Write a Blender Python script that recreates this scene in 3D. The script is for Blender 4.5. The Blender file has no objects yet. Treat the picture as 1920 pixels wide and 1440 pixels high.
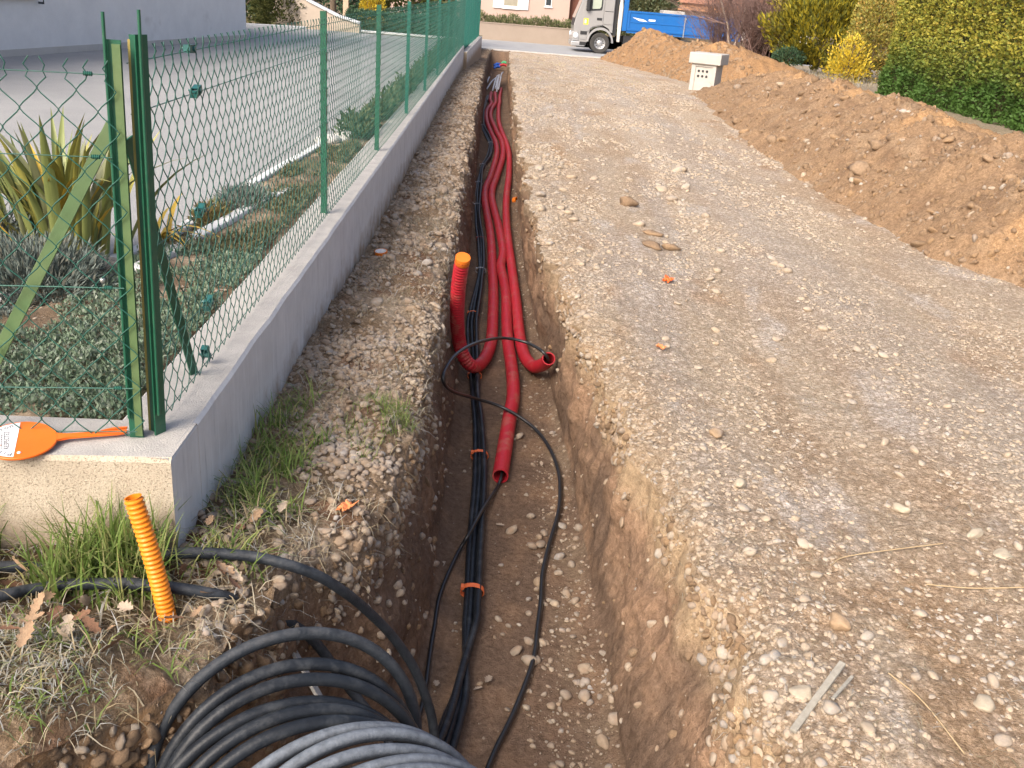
import bpy, bmesh, math, random
import numpy as np
from mathutils import Vector, Matrix, Euler

random.seed(7)
rng = np.random.default_rng(11)
S = bpy.context.scene
COL = S.collection
R = math.radians

# ------------------------------------------------------------------ camera, sky, sun, exposure
cam = bpy.data.cameras.new('camera')
cam.sensor_width = 36.0
cam.lens = 32.81
cam.clip_start, cam.clip_end = 0.05, 2000.0
cam_o = bpy.data.objects.new('camera', cam)
COL.objects.link(cam_o)
cam_o.matrix_world = Matrix([[0.997216, -0.068289, -0.029938, 0.0], [-0.001053, 0.388575, -0.921417, 0.0], [0.074556, 0.918883, 0.387421, 1.75], [0.0, 0.0, 0.0, 1.0]])
S.camera = cam_o

SUN_AZ, SUN_EL = R(216), R(40)          # clockwise from +Y: behind the viewer, a little to the left
world = bpy.data.worlds.new('World')
S.world = world
world.use_nodes = True
wn = world.node_tree
bg = wn.nodes['Background']
sky = wn.nodes.new('ShaderNodeTexSky')
sky.sky_type = 'NISHITA'
sky.sun_disc = False
sky.sun_elevation = SUN_EL
sky.sun_rotation = SUN_AZ
sky.air_density, sky.dust_density, sky.ozone_density = 0.70, 5.5, 0.3
wn.links.new(sky.outputs['Color'], bg.inputs['Color'])
bg.inputs['Strength'].default_value = 0.15

sun = bpy.data.lights.new('sun', 'SUN')
sun.energy = 1.5
sun.angle = R(34)
sun.color = (1.0, 0.945, 0.86)
sun_o = bpy.data.objects.new('sun', sun)
COL.objects.link(sun_o)
sd = Vector((math.sin(SUN_AZ) * math.cos(SUN_EL), math.cos(SUN_AZ) * math.cos(SUN_EL), math.sin(SUN_EL)))
sun_o.rotation_euler = sd.to_track_quat('Z', 'Y').to_euler()

S.view_settings.view_transform = 'Standard'
S.view_settings.look = 'None'
S.view_settings.gamma = 1.0
S.view_settings.use_curve_mapping = False
S.view_settings.exposure = 0.98
S.render.engine = 'CYCLES'
S.cycles.max_bounces = 6
S.cycles.diffuse_bounces = 3
S.cycles.use_denoising = True

# ------------------------------------------------------------------ noise in numpy
_perm = np.random.default_rng(3).permutation(256)
_perm = np.concatenate([_perm, _perm, _perm])
_grad = np.random.default_rng(4).normal(size=(256, 3))
_grad /= np.linalg.norm(_grad, axis=1)[:, None]

def noise3(x, y, z):
    x, y, z = np.broadcast_arrays(np.asarray(x, float), np.asarray(y, float), np.asarray(z, float))
    xi, yi, zi = np.floor(x).astype(int), np.floor(y).astype(int), np.floor(z).astype(int)
    xf, yf, zf = x - xi, y - yi, z - zi
    u, v, w = (t * t * t * (t * (t * 6 - 15) + 10) for t in (xf, yf, zf))
    def g(dx, dy, dz):
        h = _perm[_perm[_perm[(xi + dx) & 255] + ((yi + dy) & 255)] + ((zi + dz) & 255)]
        q = _grad[h]
        return q[..., 0] * (xf - dx) + q[..., 1] * (yf - dy) + q[..., 2] * (zf - dz)
    def lerp(a, b, t):
        return a + t * (b - a)
    return lerp(lerp(lerp(g(0, 0, 0), g(1, 0, 0), u), lerp(g(0, 1, 0), g(1, 1, 0), u), v),
                lerp(lerp(g(0, 0, 1), g(1, 0, 1), u), lerp(g(0, 1, 1), g(1, 1, 1), u), v), w) * 1.6

def fbm(x, y, z=0.0, oct=4, gain=0.5):
    s, a, f = 0, 1.0, 1.0
    for k in range(oct):
        s = s + a * noise3(x * f + 13.7 * k, y * f + 5.1 * k, z * f + 9.3 * k)
        a *= gain; f *= 2.03
    return s

def sstep(a, b, x):
    t = np.clip((x - a) / (b - a), 0, 1)
    return t * t * (3 - 2 * t)

# ------------------------------------------------------------------ materials
def new_mat(name):
    m = bpy.data.materials.new(name)
    m.use_nodes = True
    nt = m.node_tree
    return m, nt, nt.nodes['Principled BSDF']

def node(nt, t, **kw):
    n = nt.nodes.new(t)
    for k, v in kw.items():
        if k.startswith('_'):
            n.inputs[k[1:]].default_value = v
        else:
            setattr(n, k, v)
    return n

def rgb(c):
    return (c[0], c[1], c[2], 1.0)

def mixc(nt, fac, a, b, mode='MIX'):
    n = nt.nodes.new('ShaderNodeMix')
    n.data_type = 'RGBA'; n.blend_type = mode
    for sock, v in ((n.inputs[0], fac), (n.inputs[6], a), (n.inputs[7], b)):
        if hasattr(v, 'links') or isinstance(v, bpy.types.NodeSocket):
            nt.links.new(v, sock)
        elif isinstance(v, (int, float)):
            sock.default_value = v
        else:
            sock.default_value = rgb(v)
    return n.outputs[2]

def ramp(nt, src, a, b):
    n = nt.nodes.new('ShaderNodeMapRange')
    n.inputs[1].default_value = a; n.inputs[2].default_value = b
    nt.links.new(src, n.inputs[0])
    return n.outputs[0]

def noise_n(nt, scale, detail=4, rough=0.6, vec=None):
    n = node(nt, 'ShaderNodeTexNoise', _Scale=scale, _Detail=detail, _Roughness=rough)
    if vec is not None:
        nt.links.new(vec, n.inputs['Vector'])
    return n.outputs['Fac']

def mat(name, c1, c2=None, scale=6, rough=0.8, bump=0.0, bscale=60, metal=0.0, island=None, objrand=None,
        frost=None, spec=0.4, stretch=None, dirt=None, sub=0.0, coat=0.0):
    """noise between two colours, optional per-piece colour (island / objrand), optional frost on what faces up"""
    m, nt, b = new_mat(name)
    tc = node(nt, 'ShaderNodeTexCoord').outputs['Object']
    geo = node(nt, 'ShaderNodeNewGeometry')
    if stretch:
        mp = node(nt, 'ShaderNodeMapping', _Scale=stretch)
        nt.links.new(tc, mp.inputs['Vector'])
        vec = mp.outputs['Vector']
    else:
        vec = tc
    c = mixc(nt, ramp(nt, noise_n(nt, scale, 5, 0.65, vec), 0.3, 0.7), c1, c2 or c1)
    if island:
        c = mixc(nt, ramp(nt, geo.outputs['Random Per Island'], 0.0, 1.0), c, island) if len(island) == 3 else c
    if objrand:
        oi = node(nt, 'ShaderNodeObjectInfo')
        cr = node(nt, 'ShaderNodeValToRGB')
        els = cr.color_ramp.elements
        while len(els) < len(objrand):
            els.new(0.5)
        for i, q in enumerate(objrand):
            els[i].position = i / max(1, len(objrand) - 1)
            els[i].color = rgb(q)
        nt.links.new(oi.outputs['Random'], cr.inputs['Fac'])
        c = mixc(nt, 1.0, cr.outputs['Color'], c, 'MULTIPLY')
    if dirt:
        pos = geo.outputs['Position']
        c = mixc(nt, ramp(nt, noise_n(nt, dirt[1], 5, 0.7, pos), dirt[2], dirt[3]), c, dirt[0])
    if frost:
        pos = geo.outputs['Position']
        sep = node(nt, 'ShaderNodeSeparateXYZ')
        nt.links.new(geo.outputs['Normal'], sep.inputs[0])
        up = ramp(nt, sep.outputs[2], 0.1, 0.9)
        f = ramp(nt, noise_n(nt, frost[0], 3, 0.6, pos), frost[1], frost[2])
        mu = node(nt, 'ShaderNodeMath', operation='MULTIPLY')
        nt.links.new(up, mu.inputs[0]); nt.links.new(f, mu.inputs[1])
        mu2 = node(nt, 'ShaderNodeMath', operation='MULTIPLY')
        nt.links.new(mu.outputs[0], mu2.inputs[0]); mu2.inputs[1].default_value = frost[3]
        c = mixc(nt, mu2.outputs[0], c, frost[4] if len(frost) > 4 else (0.60, 0.60, 0.61))
    nt.links.new(c, b.inputs['Base Color'])
    b.inputs['Roughness'].default_value = rough
    b.inputs['Metallic'].default_value = metal
    b.inputs['Specular IOR Level'].default_value = spec
    if coat:
        b.inputs['Coat Weight'].default_value = coat
    if bump:
        bp = node(nt, 'ShaderNodeBump', _Strength=bump, _Distance=0.01)
        nt.links.new(noise_n(nt, bscale, 4, 0.6, vec), bp.inputs['Height'])
        nt.links.new(bp.outputs['Normal'], b.inputs['Normal'])
    return m

def mat_earth(name, rough=0.95, bump=0.8, s1=55, s2=260, pebbles=0.0):
    """earth: colour from the vertex attribute 'col' (soil types and stains), grain from noise"""
    m, nt, b = new_mat(name)
    pos = node(nt, 'ShaderNodeNewGeometry').outputs['Position']
    at = node(nt, 'ShaderNodeAttribute', attribute_name='col')
    n1 = noise_n(nt, s1, 6, 0.7, pos)
    n2 = noise_n(nt, s2, 3, 0.6, pos)
    dk = mixc(nt, ramp(nt, n1, 0.28, 0.72), (0.62, 0.58, 0.54), (1.35, 1.35, 1.35))
    c = mixc(nt, 1.0, at.outputs['Color'], dk, 'MULTIPLY')
    dk2 = mixc(nt, ramp(nt, n2, 0.25, 0.75), (0.75, 0.73, 0.7), (1.2, 1.2, 1.22))
    c = mixc(nt, 1.0, c, dk2, 'MULTIPLY')
    vh = None
    if pebbles:                            # grit and half-buried pebbles too small to model
        for sc_, k_ in ((34.0, pebbles), (85.0, pebbles * 0.8)):
            v = node(nt, 'ShaderNodeTexVoronoi', _Scale=sc_, _Randomness=1.0)
            nt.links.new(pos, v.inputs['Vector'])
            sx_ = node(nt, 'ShaderNodeSeparateColor'); nt.links.new(v.outputs['Color'], sx_.inputs[0])
            pc_ = mixc(nt, sx_.outputs[0], (0.74, 0.72, 0.70), (1.38, 1.37, 1.37))
            pc_ = mixc(nt, ramp(nt, v.outputs['Distance'], 0.42, 0.62), pc_, (0.74, 0.69, 0.63))
            c = mixc(nt, k_, c, mixc(nt, 1.0, c, pc_, 'MULTIPLY'))
            vh = v.outputs['Distance'] if vh is None else vh
    nt.links.new(c, b.inputs['Base Color'])
    b.inputs['Roughness'].default_value = rough
    b.inputs['Specular IOR Level'].default_value = 0.15
    ad = node(nt, 'ShaderNodeMath', operation='ADD')
    nt.links.new(n1, ad.inputs[0])
    ml = node(nt, 'ShaderNodeMath', operation='MULTIPLY')
    nt.links.new(n2, ml.inputs[0]); ml.inputs[1].default_value = 0.35
    nt.links.new(ml.outputs[0], ad.inputs[1])
    bp = node(nt, 'ShaderNodeBump', _Strength=bump, _Distance=0.02)
    nt.links.new(ad.outputs[0], bp.inputs['Height'])
    nt.links.new(bp.outputs['Normal'], b.inputs['Normal'])
    return m

def mat_leaf(name, cols, rough=0.6, trans=0.25, yellow=None):
    """foliage: every leaf (mesh island) takes one colour of a ramp"""
    m, nt, b = new_mat(name)
    geo = node(nt, 'ShaderNodeNewGeometry')
    cr = node(nt, 'ShaderNodeValToRGB')
    els = cr.color_ramp.elements
    while len(els) < len(cols):
        els.new(0.5)
    for i, q in enumerate(cols):
        els[i].position = i / max(1, len(cols) - 1)
        els[i].color = rgb(q)
    fac = geo.outputs['Random Per Island']
    if yellow:                             # (colour, noise scale, lo, hi): clumps of another tint
        pass
    nt.links.new(fac, cr.inputs['Fac'])
    c = cr.outputs['Color']
    if yellow:
        c = mixc(nt, ramp(nt, noise_n(nt, yellow[1], 3, 0.6, geo.outputs['Position']), yellow[2], yellow[3]), c, yellow[0])
    nt.links.new(c, b.inputs['Base Color'])
    b.inputs['Roughness'].default_value = rough
    b.inputs['Specular IOR Level'].default_value = 0.25
    tr = node(nt, 'ShaderNodeBsdfTranslucent')
    nt.links.new(c, tr.inputs['Color'])
    mx = node(nt, 'ShaderNodeMixShader', _Fac=trans)
    out = nt.nodes['Material Output']
    nt.links.new(b.outputs[0], mx.inputs[1]); nt.links.new(tr.outputs[0], mx.inputs[2])
    nt.links.new(mx.outputs[0], out.inputs['Surface'])
    return m

# ------------------------------------------------------------------ mesh helpers
def mesh_np(name, verts, faces, smooth=True):
    """faces: int array (n,3) or (n,4), or a list of both"""
    me = bpy.data.meshes.new(name)
    verts = np.asarray(verts, np.float32)
    blocks = faces if isinstance(faces, list) else [faces]
    blocks = [np.asarray(f, np.int32) for f in blocks if len(f)]
    me.vertices.add(len(verts))
    me.vertices.foreach_set('co', verts.ravel())
    nl = sum(f.size for f in blocks); nf = sum(len(f) for f in blocks)
    me.loops.add(nl); me.polygons.add(nf)
    me.loops.foreach_set('vertex_index', np.concatenate([f.ravel() for f in blocks]))
    starts, tot, off = [], [], 0
    for f in blocks:
        k = f.shape[1]
        starts.append(off + np.arange(len(f)) * k); tot.append(np.full(len(f), k)); off += f.size
    me.polygons.foreach_set('loop_start', np.concatenate(starts).astype(np.int32))
    me.polygons.foreach_set('loop_total', np.concatenate(tot).astype(np.int32))
    me.polygons.foreach_set('use_smooth', np.full(nf, smooth))
    me.update(calc_edges=True)
    me.validate()
    return me

class MB:
    """collects shapes into one mesh"""
    def __init__(s):
        s.v, s.f3, s.f4, s.n = [], [], [], 0
    def add(s, v, f):
        v = np.asarray(v, float).reshape(-1, 3)
        f = np.asarray(f, int)
        if len(f):
            (s.f3 if f.shape[1] == 3 else s.f4).append(f + s.n)
        s.v.append(v); s.n += len(v)
        return s
    def box(s, lo, hi, rot=None, at=None, taper=1.0):
        (x0, y0, z0), (x1, y1, z1) = lo, hi
        v = np.array([(x0, y0, z0), (x1, y0, z0), (x1, y1, z0), (x0, y1, z0), (x0, y0, z1), (x1, y0, z1), (x1, y1, z1), (x0, y1, z1)], float)
        if taper != 1.0:
            c = v[4:, :2].mean(0); v[4:, :2] = c + (v[4:, :2] - c) * taper
        if rot is not None:
            v = v @ np.array(rot.to_matrix() if hasattr(rot, 'to_matrix') else rot).T
        if at is not None:
            v = v + np.array(at)
        return s.add(v, [(0, 3, 2, 1), (4, 5, 6, 7), (0, 1, 5, 4), (1, 2, 6, 5), (2, 3, 7, 6), (3, 0, 4, 7)])
    def prism(s, prof, axis, a, b):
        """closed 2D profile (list of 2D points, counter-clockwise) extruded along an axis from a to b; ends are fans"""
        n = len(prof); P = np.array(prof, float)
        def lift(t):
            o = np.zeros((n, 3)); k = [i for i in range(3) if i != axis]
            o[:, k[0]] = P[:, 0]; o[:, k[1]] = P[:, 1]; o[:, axis] = t
            return o
        va, vb = lift(a), lift(b)
        s.add(np.vstack([va, vb]), [(i, (i + 1) % n, n + (i + 1) % n, n + i) for i in range(n)])
        for q in (va, vb):
            c = q.mean(0)
            s.add(np.vstack([q, c[None]]), [(i, (i + 1) % n, n) for i in range(n)])
        return s
    def tube(s, path, r, sides=8, caps=True, up=(0.013, 0.031, 1.0)):
        v, f = tube_np(path, r, sides, up)
        s.add(v, f)
        if caps:
            n = len(path)
            for k in (0, n - 1):
                ring = v[k * sides:(k + 1) * sides]
                s.add(np.vstack([ring, ring.mean(0)[None]]), [(i, (i + 1) % sides, sides) for i in range(sides)])
        return s
    def lathe(s, prof, axis_at=(0, 0, 0), axis=(0, 0, 1), n=24, caps=True):
        """prof: (radius, height) pairs turned about an axis"""
        a = Vector(axis).normalized(); q = a.to_track_quat('Z', 'Y').to_matrix()
        th = np.linspace(0, 2 * np.pi, n, endpoint=False)
        P = np.array(prof, float)
        v = np.stack([P[:, 0][:, None] * np.cos(th), P[:, 0][:, None] * np.sin(th), np.repeat(P[:, 1][:, None], n, 1)], 2).reshape(-1, 3)
        v = v @ np.array(q).T + np.array(axis_at)
        f = [(k * n + i, k * n + (i + 1) % n, (k + 1) * n + (i + 1) % n, (k + 1) * n + i) for k in range(len(P) - 1) for i in range(n)]
        return s.add(v, f)
    def mesh(s, name, smooth=False):
        v = np.vstack(s.v)
        blocks = []
        if s.f3: blocks.append(np.vstack(s.f3))
        if s.f4: blocks.append(np.vstack(s.f4))
        return mesh_np(name, v, blocks, smooth)
    def build(s, name, m, parent=None, smooth=False, loc=None, bevel=0, angle=None):
        me = s.mesh(name, smooth or angle is not None)
        o = link(name, me, m, parent, loc)
        if bevel:
            bm = bmesh.new(); bm.from_mesh(me)
            bmesh.ops.remove_doubles(bm, verts=bm.verts, dist=1e-5)
            bmesh.ops.recalc_face_normals(bm, faces=bm.faces)
            ed = [e for e in bm.edges if len(e.link_faces) == 2 and e.calc_face_angle(0) > 0.6]
            bmesh.ops.bevel(bm, geom=ed, offset=bevel, segments=2, profile=0.5, affect='EDGES', clamp_overlap=True)
            bm.to_mesh(me); bm.free()
        if angle is not None:
            me.set_sharp_from_angle(angle=R(angle))
        return o

def link(name, me, m=None, parent=None, loc=None):
    o = bpy.data.objects.new(name, me)
    COL.objects.link(o)
    if m is not None and not me.materials:
        me.materials.append(m)
    if parent is not None:
        o.parent = parent
    if loc is not None:
        o.location = loc
    return o

def tag(o, label=None, cat=None, group=None, kind=None):
    if label: o['label'] = label
    if cat: o['category'] = cat
    if group: o['group'] = group
    if kind: o['kind'] = kind
    return o

def empty(name, loc, label, cat, group=None, rz=0.0):
    o = bpy.data.objects.new(name, None)
    o.empty_display_size = 0.1
    COL.objects.link(o)
    o.location = loc; o.rotation_euler = (0, 0, rz)
    return tag(o, label, cat, group)

def tube_np(path, r, sides=8, up=(0.013, 0.031, 1.0)):
    P = np.asarray(path, float); n = len(P)
    T = np.gradient(P, axis=0); T /= np.linalg.norm(T, axis=1)[:, None] + 1e-12
    N = np.zeros_like(P)
    u = np.array(up, float)
    v0 = u - T[0] * np.dot(u, T[0])
    if np.linalg.norm(v0) < 1e-3:
        v0 = np.array([1.0, 0, 0]) - T[0] * T[0][0]
    N[0] = v0 / np.linalg.norm(v0)
    for i in range(1, n):
        w = N[i - 1] - T[i] * np.dot(N[i - 1], T[i])
        N[i] = w / (np.linalg.norm(w) + 1e-12)
    B = np.cross(T, N)
    th = np.linspace(0, 2 * np.pi, sides, endpoint=False)
    rr = np.broadcast_to(np.asarray(r, float), (n,))
    V = P[:, None] + rr[:, None, None] * (np.cos(th)[None, :, None] * N[:, None] + np.sin(th)[None, :, None] * B[:, None])
    i = np.arange(n - 1)[:, None] * sides; j = np.arange(sides)[None]; j2 = (j + 1) % sides
    F = np.stack([i + j, i + j2, i + sides + j2, i + sides + j], 2).reshape(-1, 4)
    return V.reshape(-1, 3), F

def spline(pts, step=0.03):
    """Catmull-Rom through the points, resampled evenly"""
    P = np.asarray(pts, float)
    P = np.vstack([2 * P[0] - P[1], P, 2 * P[-1] - P[-2]])
    out = []
    for k in range(1, len(P) - 2):
        p0, p1, p2, p3 = P[k - 1:k + 3]
        t = np.linspace(0, 1, 24, endpoint=False)[:, None]
        out.append(0.5 * (2 * p1 + (p2 - p0) * t + (2 * p0 - 5 * p1 + 4 * p2 - p3) * t ** 2 + (3 * p1 - p0 - 3 * p2 + p3) * t ** 3))
    out.append(P[-2][None])
    q = np.vstack(out)
    d = np.concatenate([[0], np.cumsum(np.linalg.norm(np.diff(q, axis=0), axis=1))])
    n = max(3, int(d[-1] / step))
    s = np.linspace(0, d[-1], n)
    return np.stack([np.interp(s, d, q[:, k]) for k in range(3)], 1)

def leaves_mesh(pos, nrm, length, width, droop=0.0, jitter=0.6, kind='quad'):
    """one small folded leaf (two triangles or a quad) per position"""
    n = len(pos)
    d = nrm + rng.normal(0, jitter, (n, 3)); d /= np.linalg.norm(d, axis=1)[:, None] + 1e-9
    d[:, 2] -= droop; d /= np.linalg.norm(d, axis=1)[:, None] + 1e-9
    s = np.cross(d, rng.normal(size=(n, 3))); s /= np.linalg.norm(s, axis=1)[:, None] + 1e-9
    L = length * rng.uniform(0.6, 1.3, n)[:, None]; W = width * rng.uniform(0.7, 1.3, n)[:, None]
    a = pos; b = pos + d * L * 0.5 + s * W; c = pos + d * L; e = pos + d * L * 0.5 - s * W
    V = np.stack([a, b, c, e], 1).reshape(-1, 3)
    F = np.arange(n)[:, None] * 4 + np.array([0, 1, 2, 3])[None]
    return V, F

# ------------------------------------------------------------------ scatter of uncountable pebbles (kind = stuff)
def rock_mesh(name, seed, flat=0.62, sub=2, rough=0.24):
    bm = bmesh.new()
    bmesh.ops.create_icosphere(bm, subdivisions=sub, radius=1.0)
    r2 = np.random.default_rng(seed)
    o = r2.uniform(0, 50, 3)
    cuts = [(Vector(r2.normal(size=3)).normalized(), r2.uniform(0.62, 0.9)) for _ in range(5)]
    for v in bm.verts:
        p = v.co.copy()
        for nn, dd in cuts:
            h = p.dot(nn) - dd
            if h > 0: p -= nn * h * 0.85
        k = 1 + rough * float(noise3(v.co.x * 1.2 + o[0], v.co.y * 1.2 + o[1], v.co.z * 1.2 + o[2]))
        v.co = Vector((p.x * k, p.y * k * r2.uniform(0.98, 1.02), p.z * k * flat))
    me = bpy.data.meshes.new(name)
    bm.to_mesh(me); bm.free()
    me.polygons.foreach_set('use_smooth', [True] * len(me.polygons))
    return me

def scatter(name, protos, pos, rot, scl, label, cat=None, parent=None):
    n = len(pos)
    me = bpy.data.meshes.new(name)
    me.vertices.add(n)
    me.vertices.foreach_set('co', np.asarray(pos, np.float32).ravel())
    for nm, dat in (('rot', rot), ('scl', scl)):
        a = me.attributes.new(nm, 'FLOAT_VECTOR', 'POINT')
        a.data.foreach_set('vector', np.asarray(dat, np.float32).ravel())
    a = me.attributes.new('pick', 'INT', 'POINT')
    a.data.foreach_set('value', rng.integers(0, len(protos), n).astype(np.int32))
    o = link(name, me, None, parent)
    pc = bpy.data.collections.new(name + '_source')
    for p in protos:
        pc.objects.link(p)
    g = bpy.data.node_groups.new(name, 'GeometryNodeTree')
    g.interface.new_socket('Geometry', in_out='INPUT', socket_type='NodeSocketGeometry')
    g.interface.new_socket('Geometry', in_out='OUTPUT', socket_type='NodeSocketGeometry')
    N = g.nodes
    gi, go = N.new('NodeGroupInput'), N.new('NodeGroupOutput')
    iop = N.new('GeometryNodeInstanceOnPoints')
    ci = N.new('GeometryNodeCollectionInfo')
    ci.inputs['Collection'].default_value = pc
    ci.inputs['Separate Children'].default_value = True
    ci.inputs['Reset Children'].default_value = True
    def at(nm, t):
        q = N.new('GeometryNodeInputNamedAttribute'); q.data_type = t; q.inputs['Name'].default_value = nm
        return q.outputs['Attribute']
    L = g.links
    L.new(gi.outputs[0], iop.inputs['Points'])
    L.new(ci.outputs[0], iop.inputs['Instance'])
    iop.inputs['Pick Instance'].default_value = True
    L.new(at('pick', 'INT'), iop.inputs['Instance Index'])
    L.new(at('rot', 'FLOAT_VECTOR'), iop.inputs['Rotation'])
    L.new(at('scl', 'FLOAT_VECTOR'), iop.inputs['Scale'])
    L.new(iop.outputs[0], go.inputs[0])
    md = o.modifiers.new('scatter', 'NODES'); md.node_group = g
    o['kind'] = 'stuff'
    if label: o['label'] = label
    if cat: o['category'] = cat
    return o
# ------------------------------------------------------------------ the lie of the land (metres; Y runs along the lane)
def tab(pairs):
    a = np.array(pairs, float)
    return lambda y: np.interp(y, a[:, 0], a[:, 1])

def zg(y):
    q = np.asarray(y, float) - 20.0
    return -0.0325 * 0.5 * (q + np.sqrt(q * q + 4.0)) + 0.0
rim_l = tab([(0.3, -1.9), (0.9, -1.45), (1.3, -1.10), (1.57, -0.97), (1.80, -0.77), (1.95, -0.67), (2.2, -0.58), (2.45, -0.54), (2.72, -0.33), (3.0, -0.30), (4.1, -0.27), (6.4, -0.31), (9.5, -0.34), (15.5, -0.43), (22, -0.52), (32, -0.66), (46, -0.75)])
rim_r = tab([(0.3, 0.88), (1.78, 0.87), (2.29, 0.85), (3.02, 0.77), (4.1, 0.65), (5.58, 0.50), (6.4, 0.44), (7.2, 0.36), (9.7, 0.307), (15.9, 0.236), (24, 0.16), (32, 0.13), (46, 0.16)])
flo_l = tab([(0.3, -1.5), (0.9, -1.28), (1.66, -0.90), (2.0, -0.68), (2.4, -0.46), (2.72, -0.22), (3.2, -0.168), (4.6, -0.179), (6.2, -0.186), (9.4, -0.241), (15.3, -0.353), (26, -0.50), (46, -0.66)])
flo_r = tab([(0.3, 0.56), (2.55, 0.585), (3.3, 0.57), (4.0, 0.545), (4.7, 0.525), (5.4, 0.49), (6.3, 0.45), (7.2, 0.38), (9, 0.315), (15.5, 0.225), (27, 0.10), (46, 0.12)])
verge_z = tab([(0.3, 0.10), (2.4, 0.12), (3.1, 0.05), (4.7, 0.03), (6.8, -0.05), (9, -0.04), (12, -0.02), (15.6, 0.02), (19, 0.03), (26, 0.0), (46, 0.0)])
FLOOR = -0.78
def floor_z(y, x):
    z = FLOOR + zg(y) + 0.0 * x
    end = sstep(44.5, 45.2, y)
    return z * (1 - end) + end * (zg(y) - 0.02) + 0.16 * sstep(-0.25, -0.6, x) * sstep(2.6, 2.2, y)

ys = [0.75]
while ys[-1] < 46.2:
    y = ys[-1]
    ys.append(y + min(0.0078 * y, 0.0016 * y * y + 0.004))
ys = np.array(ys); NY = len(ys)
rl = rim_l(ys) + 0.035 * fbm(ys * 2.3, 1.7, 0, 4) * np.clip(ys / 4, 0.8, 1.6)
rr = rim_r(ys) + 0.07 * fbm(ys * 2.9, 7.7, 3, 6, 0.58) * np.clip(ys / 4, 0.9, 1.5)
fl, fr = flo_l(ys), flo_r(ys)

# columns: verge | left wall | floor | right wall | lane
nv, nw, nf_, nl = 96, 46, 52, 190
uv = np.linspace(0, 1, nv) ** 1.0
Xv = (-3.4 + (rl[:, None] + 3.4) * (1 - (1 - uv[None]) ** 1.75))
tw = np.linspace(0, 1, nw + 2)[1:-1]
Xlw = rl[:, None] + (fl - rl)[:, None] * tw[None] ** 1.3
uf = np.linspace(0, 1, nf_)
Xf = fl[:, None] + (fr - fl)[:, None] * uf[None]
Xrw = fr[:, None] + (rr - fr)[:, None] * (1 - (1 - tw[None]) ** 1.3)
d1 = np.cumsum(np.concatenate([[0], np.linspace(0.009, 0.028, 150)]))
d2 = d1[-1] + np.cumsum(0.035 * 1.215 ** np.arange(nl - len(d1)))
dl = np.concatenate([d1, d2])
Xl = rr[:, None] + dl[None]
Y1 = ys[:, None]

def lump(x, y, a, f, oct=5):
    return a * fbm(x * f, y * f, 0.3, oct, 0.55)

dv = rl[:, None] - Xv
clod_lump = 0.055 * np.exp(-((Y1 - 1.72) / 0.24) ** 2) * np.exp(-((Xv + 1.02) / 0.30) ** 2)
Zv = verge_z(Y1) + zg(Y1) + lump(Xv, Y1, 0.028, 4.5, 6) - 0.07 * np.exp(-dv / 0.06) * (0.7 + 0.6 * fbm(Y1 * 3, 2.2))
Zv += 0.03 * sstep(0.2, 0.8, fbm(Xv * 9, Y1 * 9, 5.0, 3)) + 0.007 * fbm(Xv * 26, Y1 * 24, 8.0, 3)
Zv += clod_lump
dlr = dl[None] + 0 * Y1
lane_bank = 0.06 * np.exp(-dlr / 0.08) * sstep(9, 3, Y1) + 0.025 * np.exp(-dlr / 0.06)
rise = 0.38 * sstep(4.6, 7.5, Xl) * sstep(4, 9, Y1)
ruts = -0.018 * np.exp(-((Xl - 1.55) / 0.28) ** 2) - 0.02 * np.exp(-((Xl - 2.95) / 0.3) ** 2) + 0.015 * np.exp(-((Xl - 2.2) / 0.3) ** 2)
Zl = zg(Y1) + lump(Xl, Y1, 0.014, 3.2, 6) + rise + ruts - lane_bank * (0.8 + 0.5 * fbm(Y1 * 2.5, 4.4))
Zl += 0.02 * np.exp(-dlr / 0.5) * sstep(0.1, 0.7, fbm(Xl * 7, Y1 * 7, 2.0, 3))
Zl += sstep(12, 5, Y1) * (0.0045 * fbm(Xl * 22, Y1 * 22, 6.0, 3) + 0.006 * np.maximum(0, fbm(Xl * 34, Y1 * 30, 9.0, 2) - 0.25))
Zl += 0.012 * np.exp(-dlr / 0.3) * fbm(Xl * 14, Y1 * 12, 3.3, 3)
Zf = floor_z(Y1, Xf) + lump(Xf, Y1, 0.007, 5, 6) + 0.05 * np.abs(uf[None] * 2 - 1) ** 8
# walls run from rim to floor, pushed in and out by clods and bucket marks
zl0, zr0 = Zv[:, -1], Zl[:, 0]
Zlw = zl0[:, None] + (Zf[:, 0] - zl0)[:, None] * tw[None]
Zrw = Zf[:, -1][:, None] + (zr0 - Zf[:, -1])[:, None] * tw[None]
win = (4 * tw * (1 - tw))[None] ** 0.5
def wall_push(y, z, seed):
    return 0.042 * fbm(y * 2.2, z * 2.6, seed, 5, 0.52) + 0.016 * fbm(y * 18, z * 1.8, seed + 4, 2) + 0.011 * fbm(y * 13, z * 13, seed + 9, 4, 0.55)
Xlw = Xlw + wall_push(Y1, Zlw, 1.0) * win
Xrw = Xrw + wall_push(Y1, Zrw, 21.0) * win
Xlw += sstep(2.3, 2.0, Y1) * win * 0.045 * np.maximum(-0.2, fbm(Y1 * 9, Zlw * 9, 3.0, 3))
Xlw += 0.05 * np.exp(-tw[None] / 0.12) * win * fbm(Y1 * 5, 3.3, 0, 3)      # roots and turf overhang the rim
X = np.hstack([Xv, Xlw, Xf, Xrw, Xl]); Z = np.hstack([Zv, Zlw, Zf, Zrw, Zl]); Y = np.broadcast_to(Y1, X.shape) + 0.0
Y[:, nv:nv + nw] += (0.02 * fbm(Y1 * 6, Zlw * 6, 31, 3)) * win
NX = X.shape[1]
iA, iB = nv - 1, nv + 2 * nw + nf_

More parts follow.
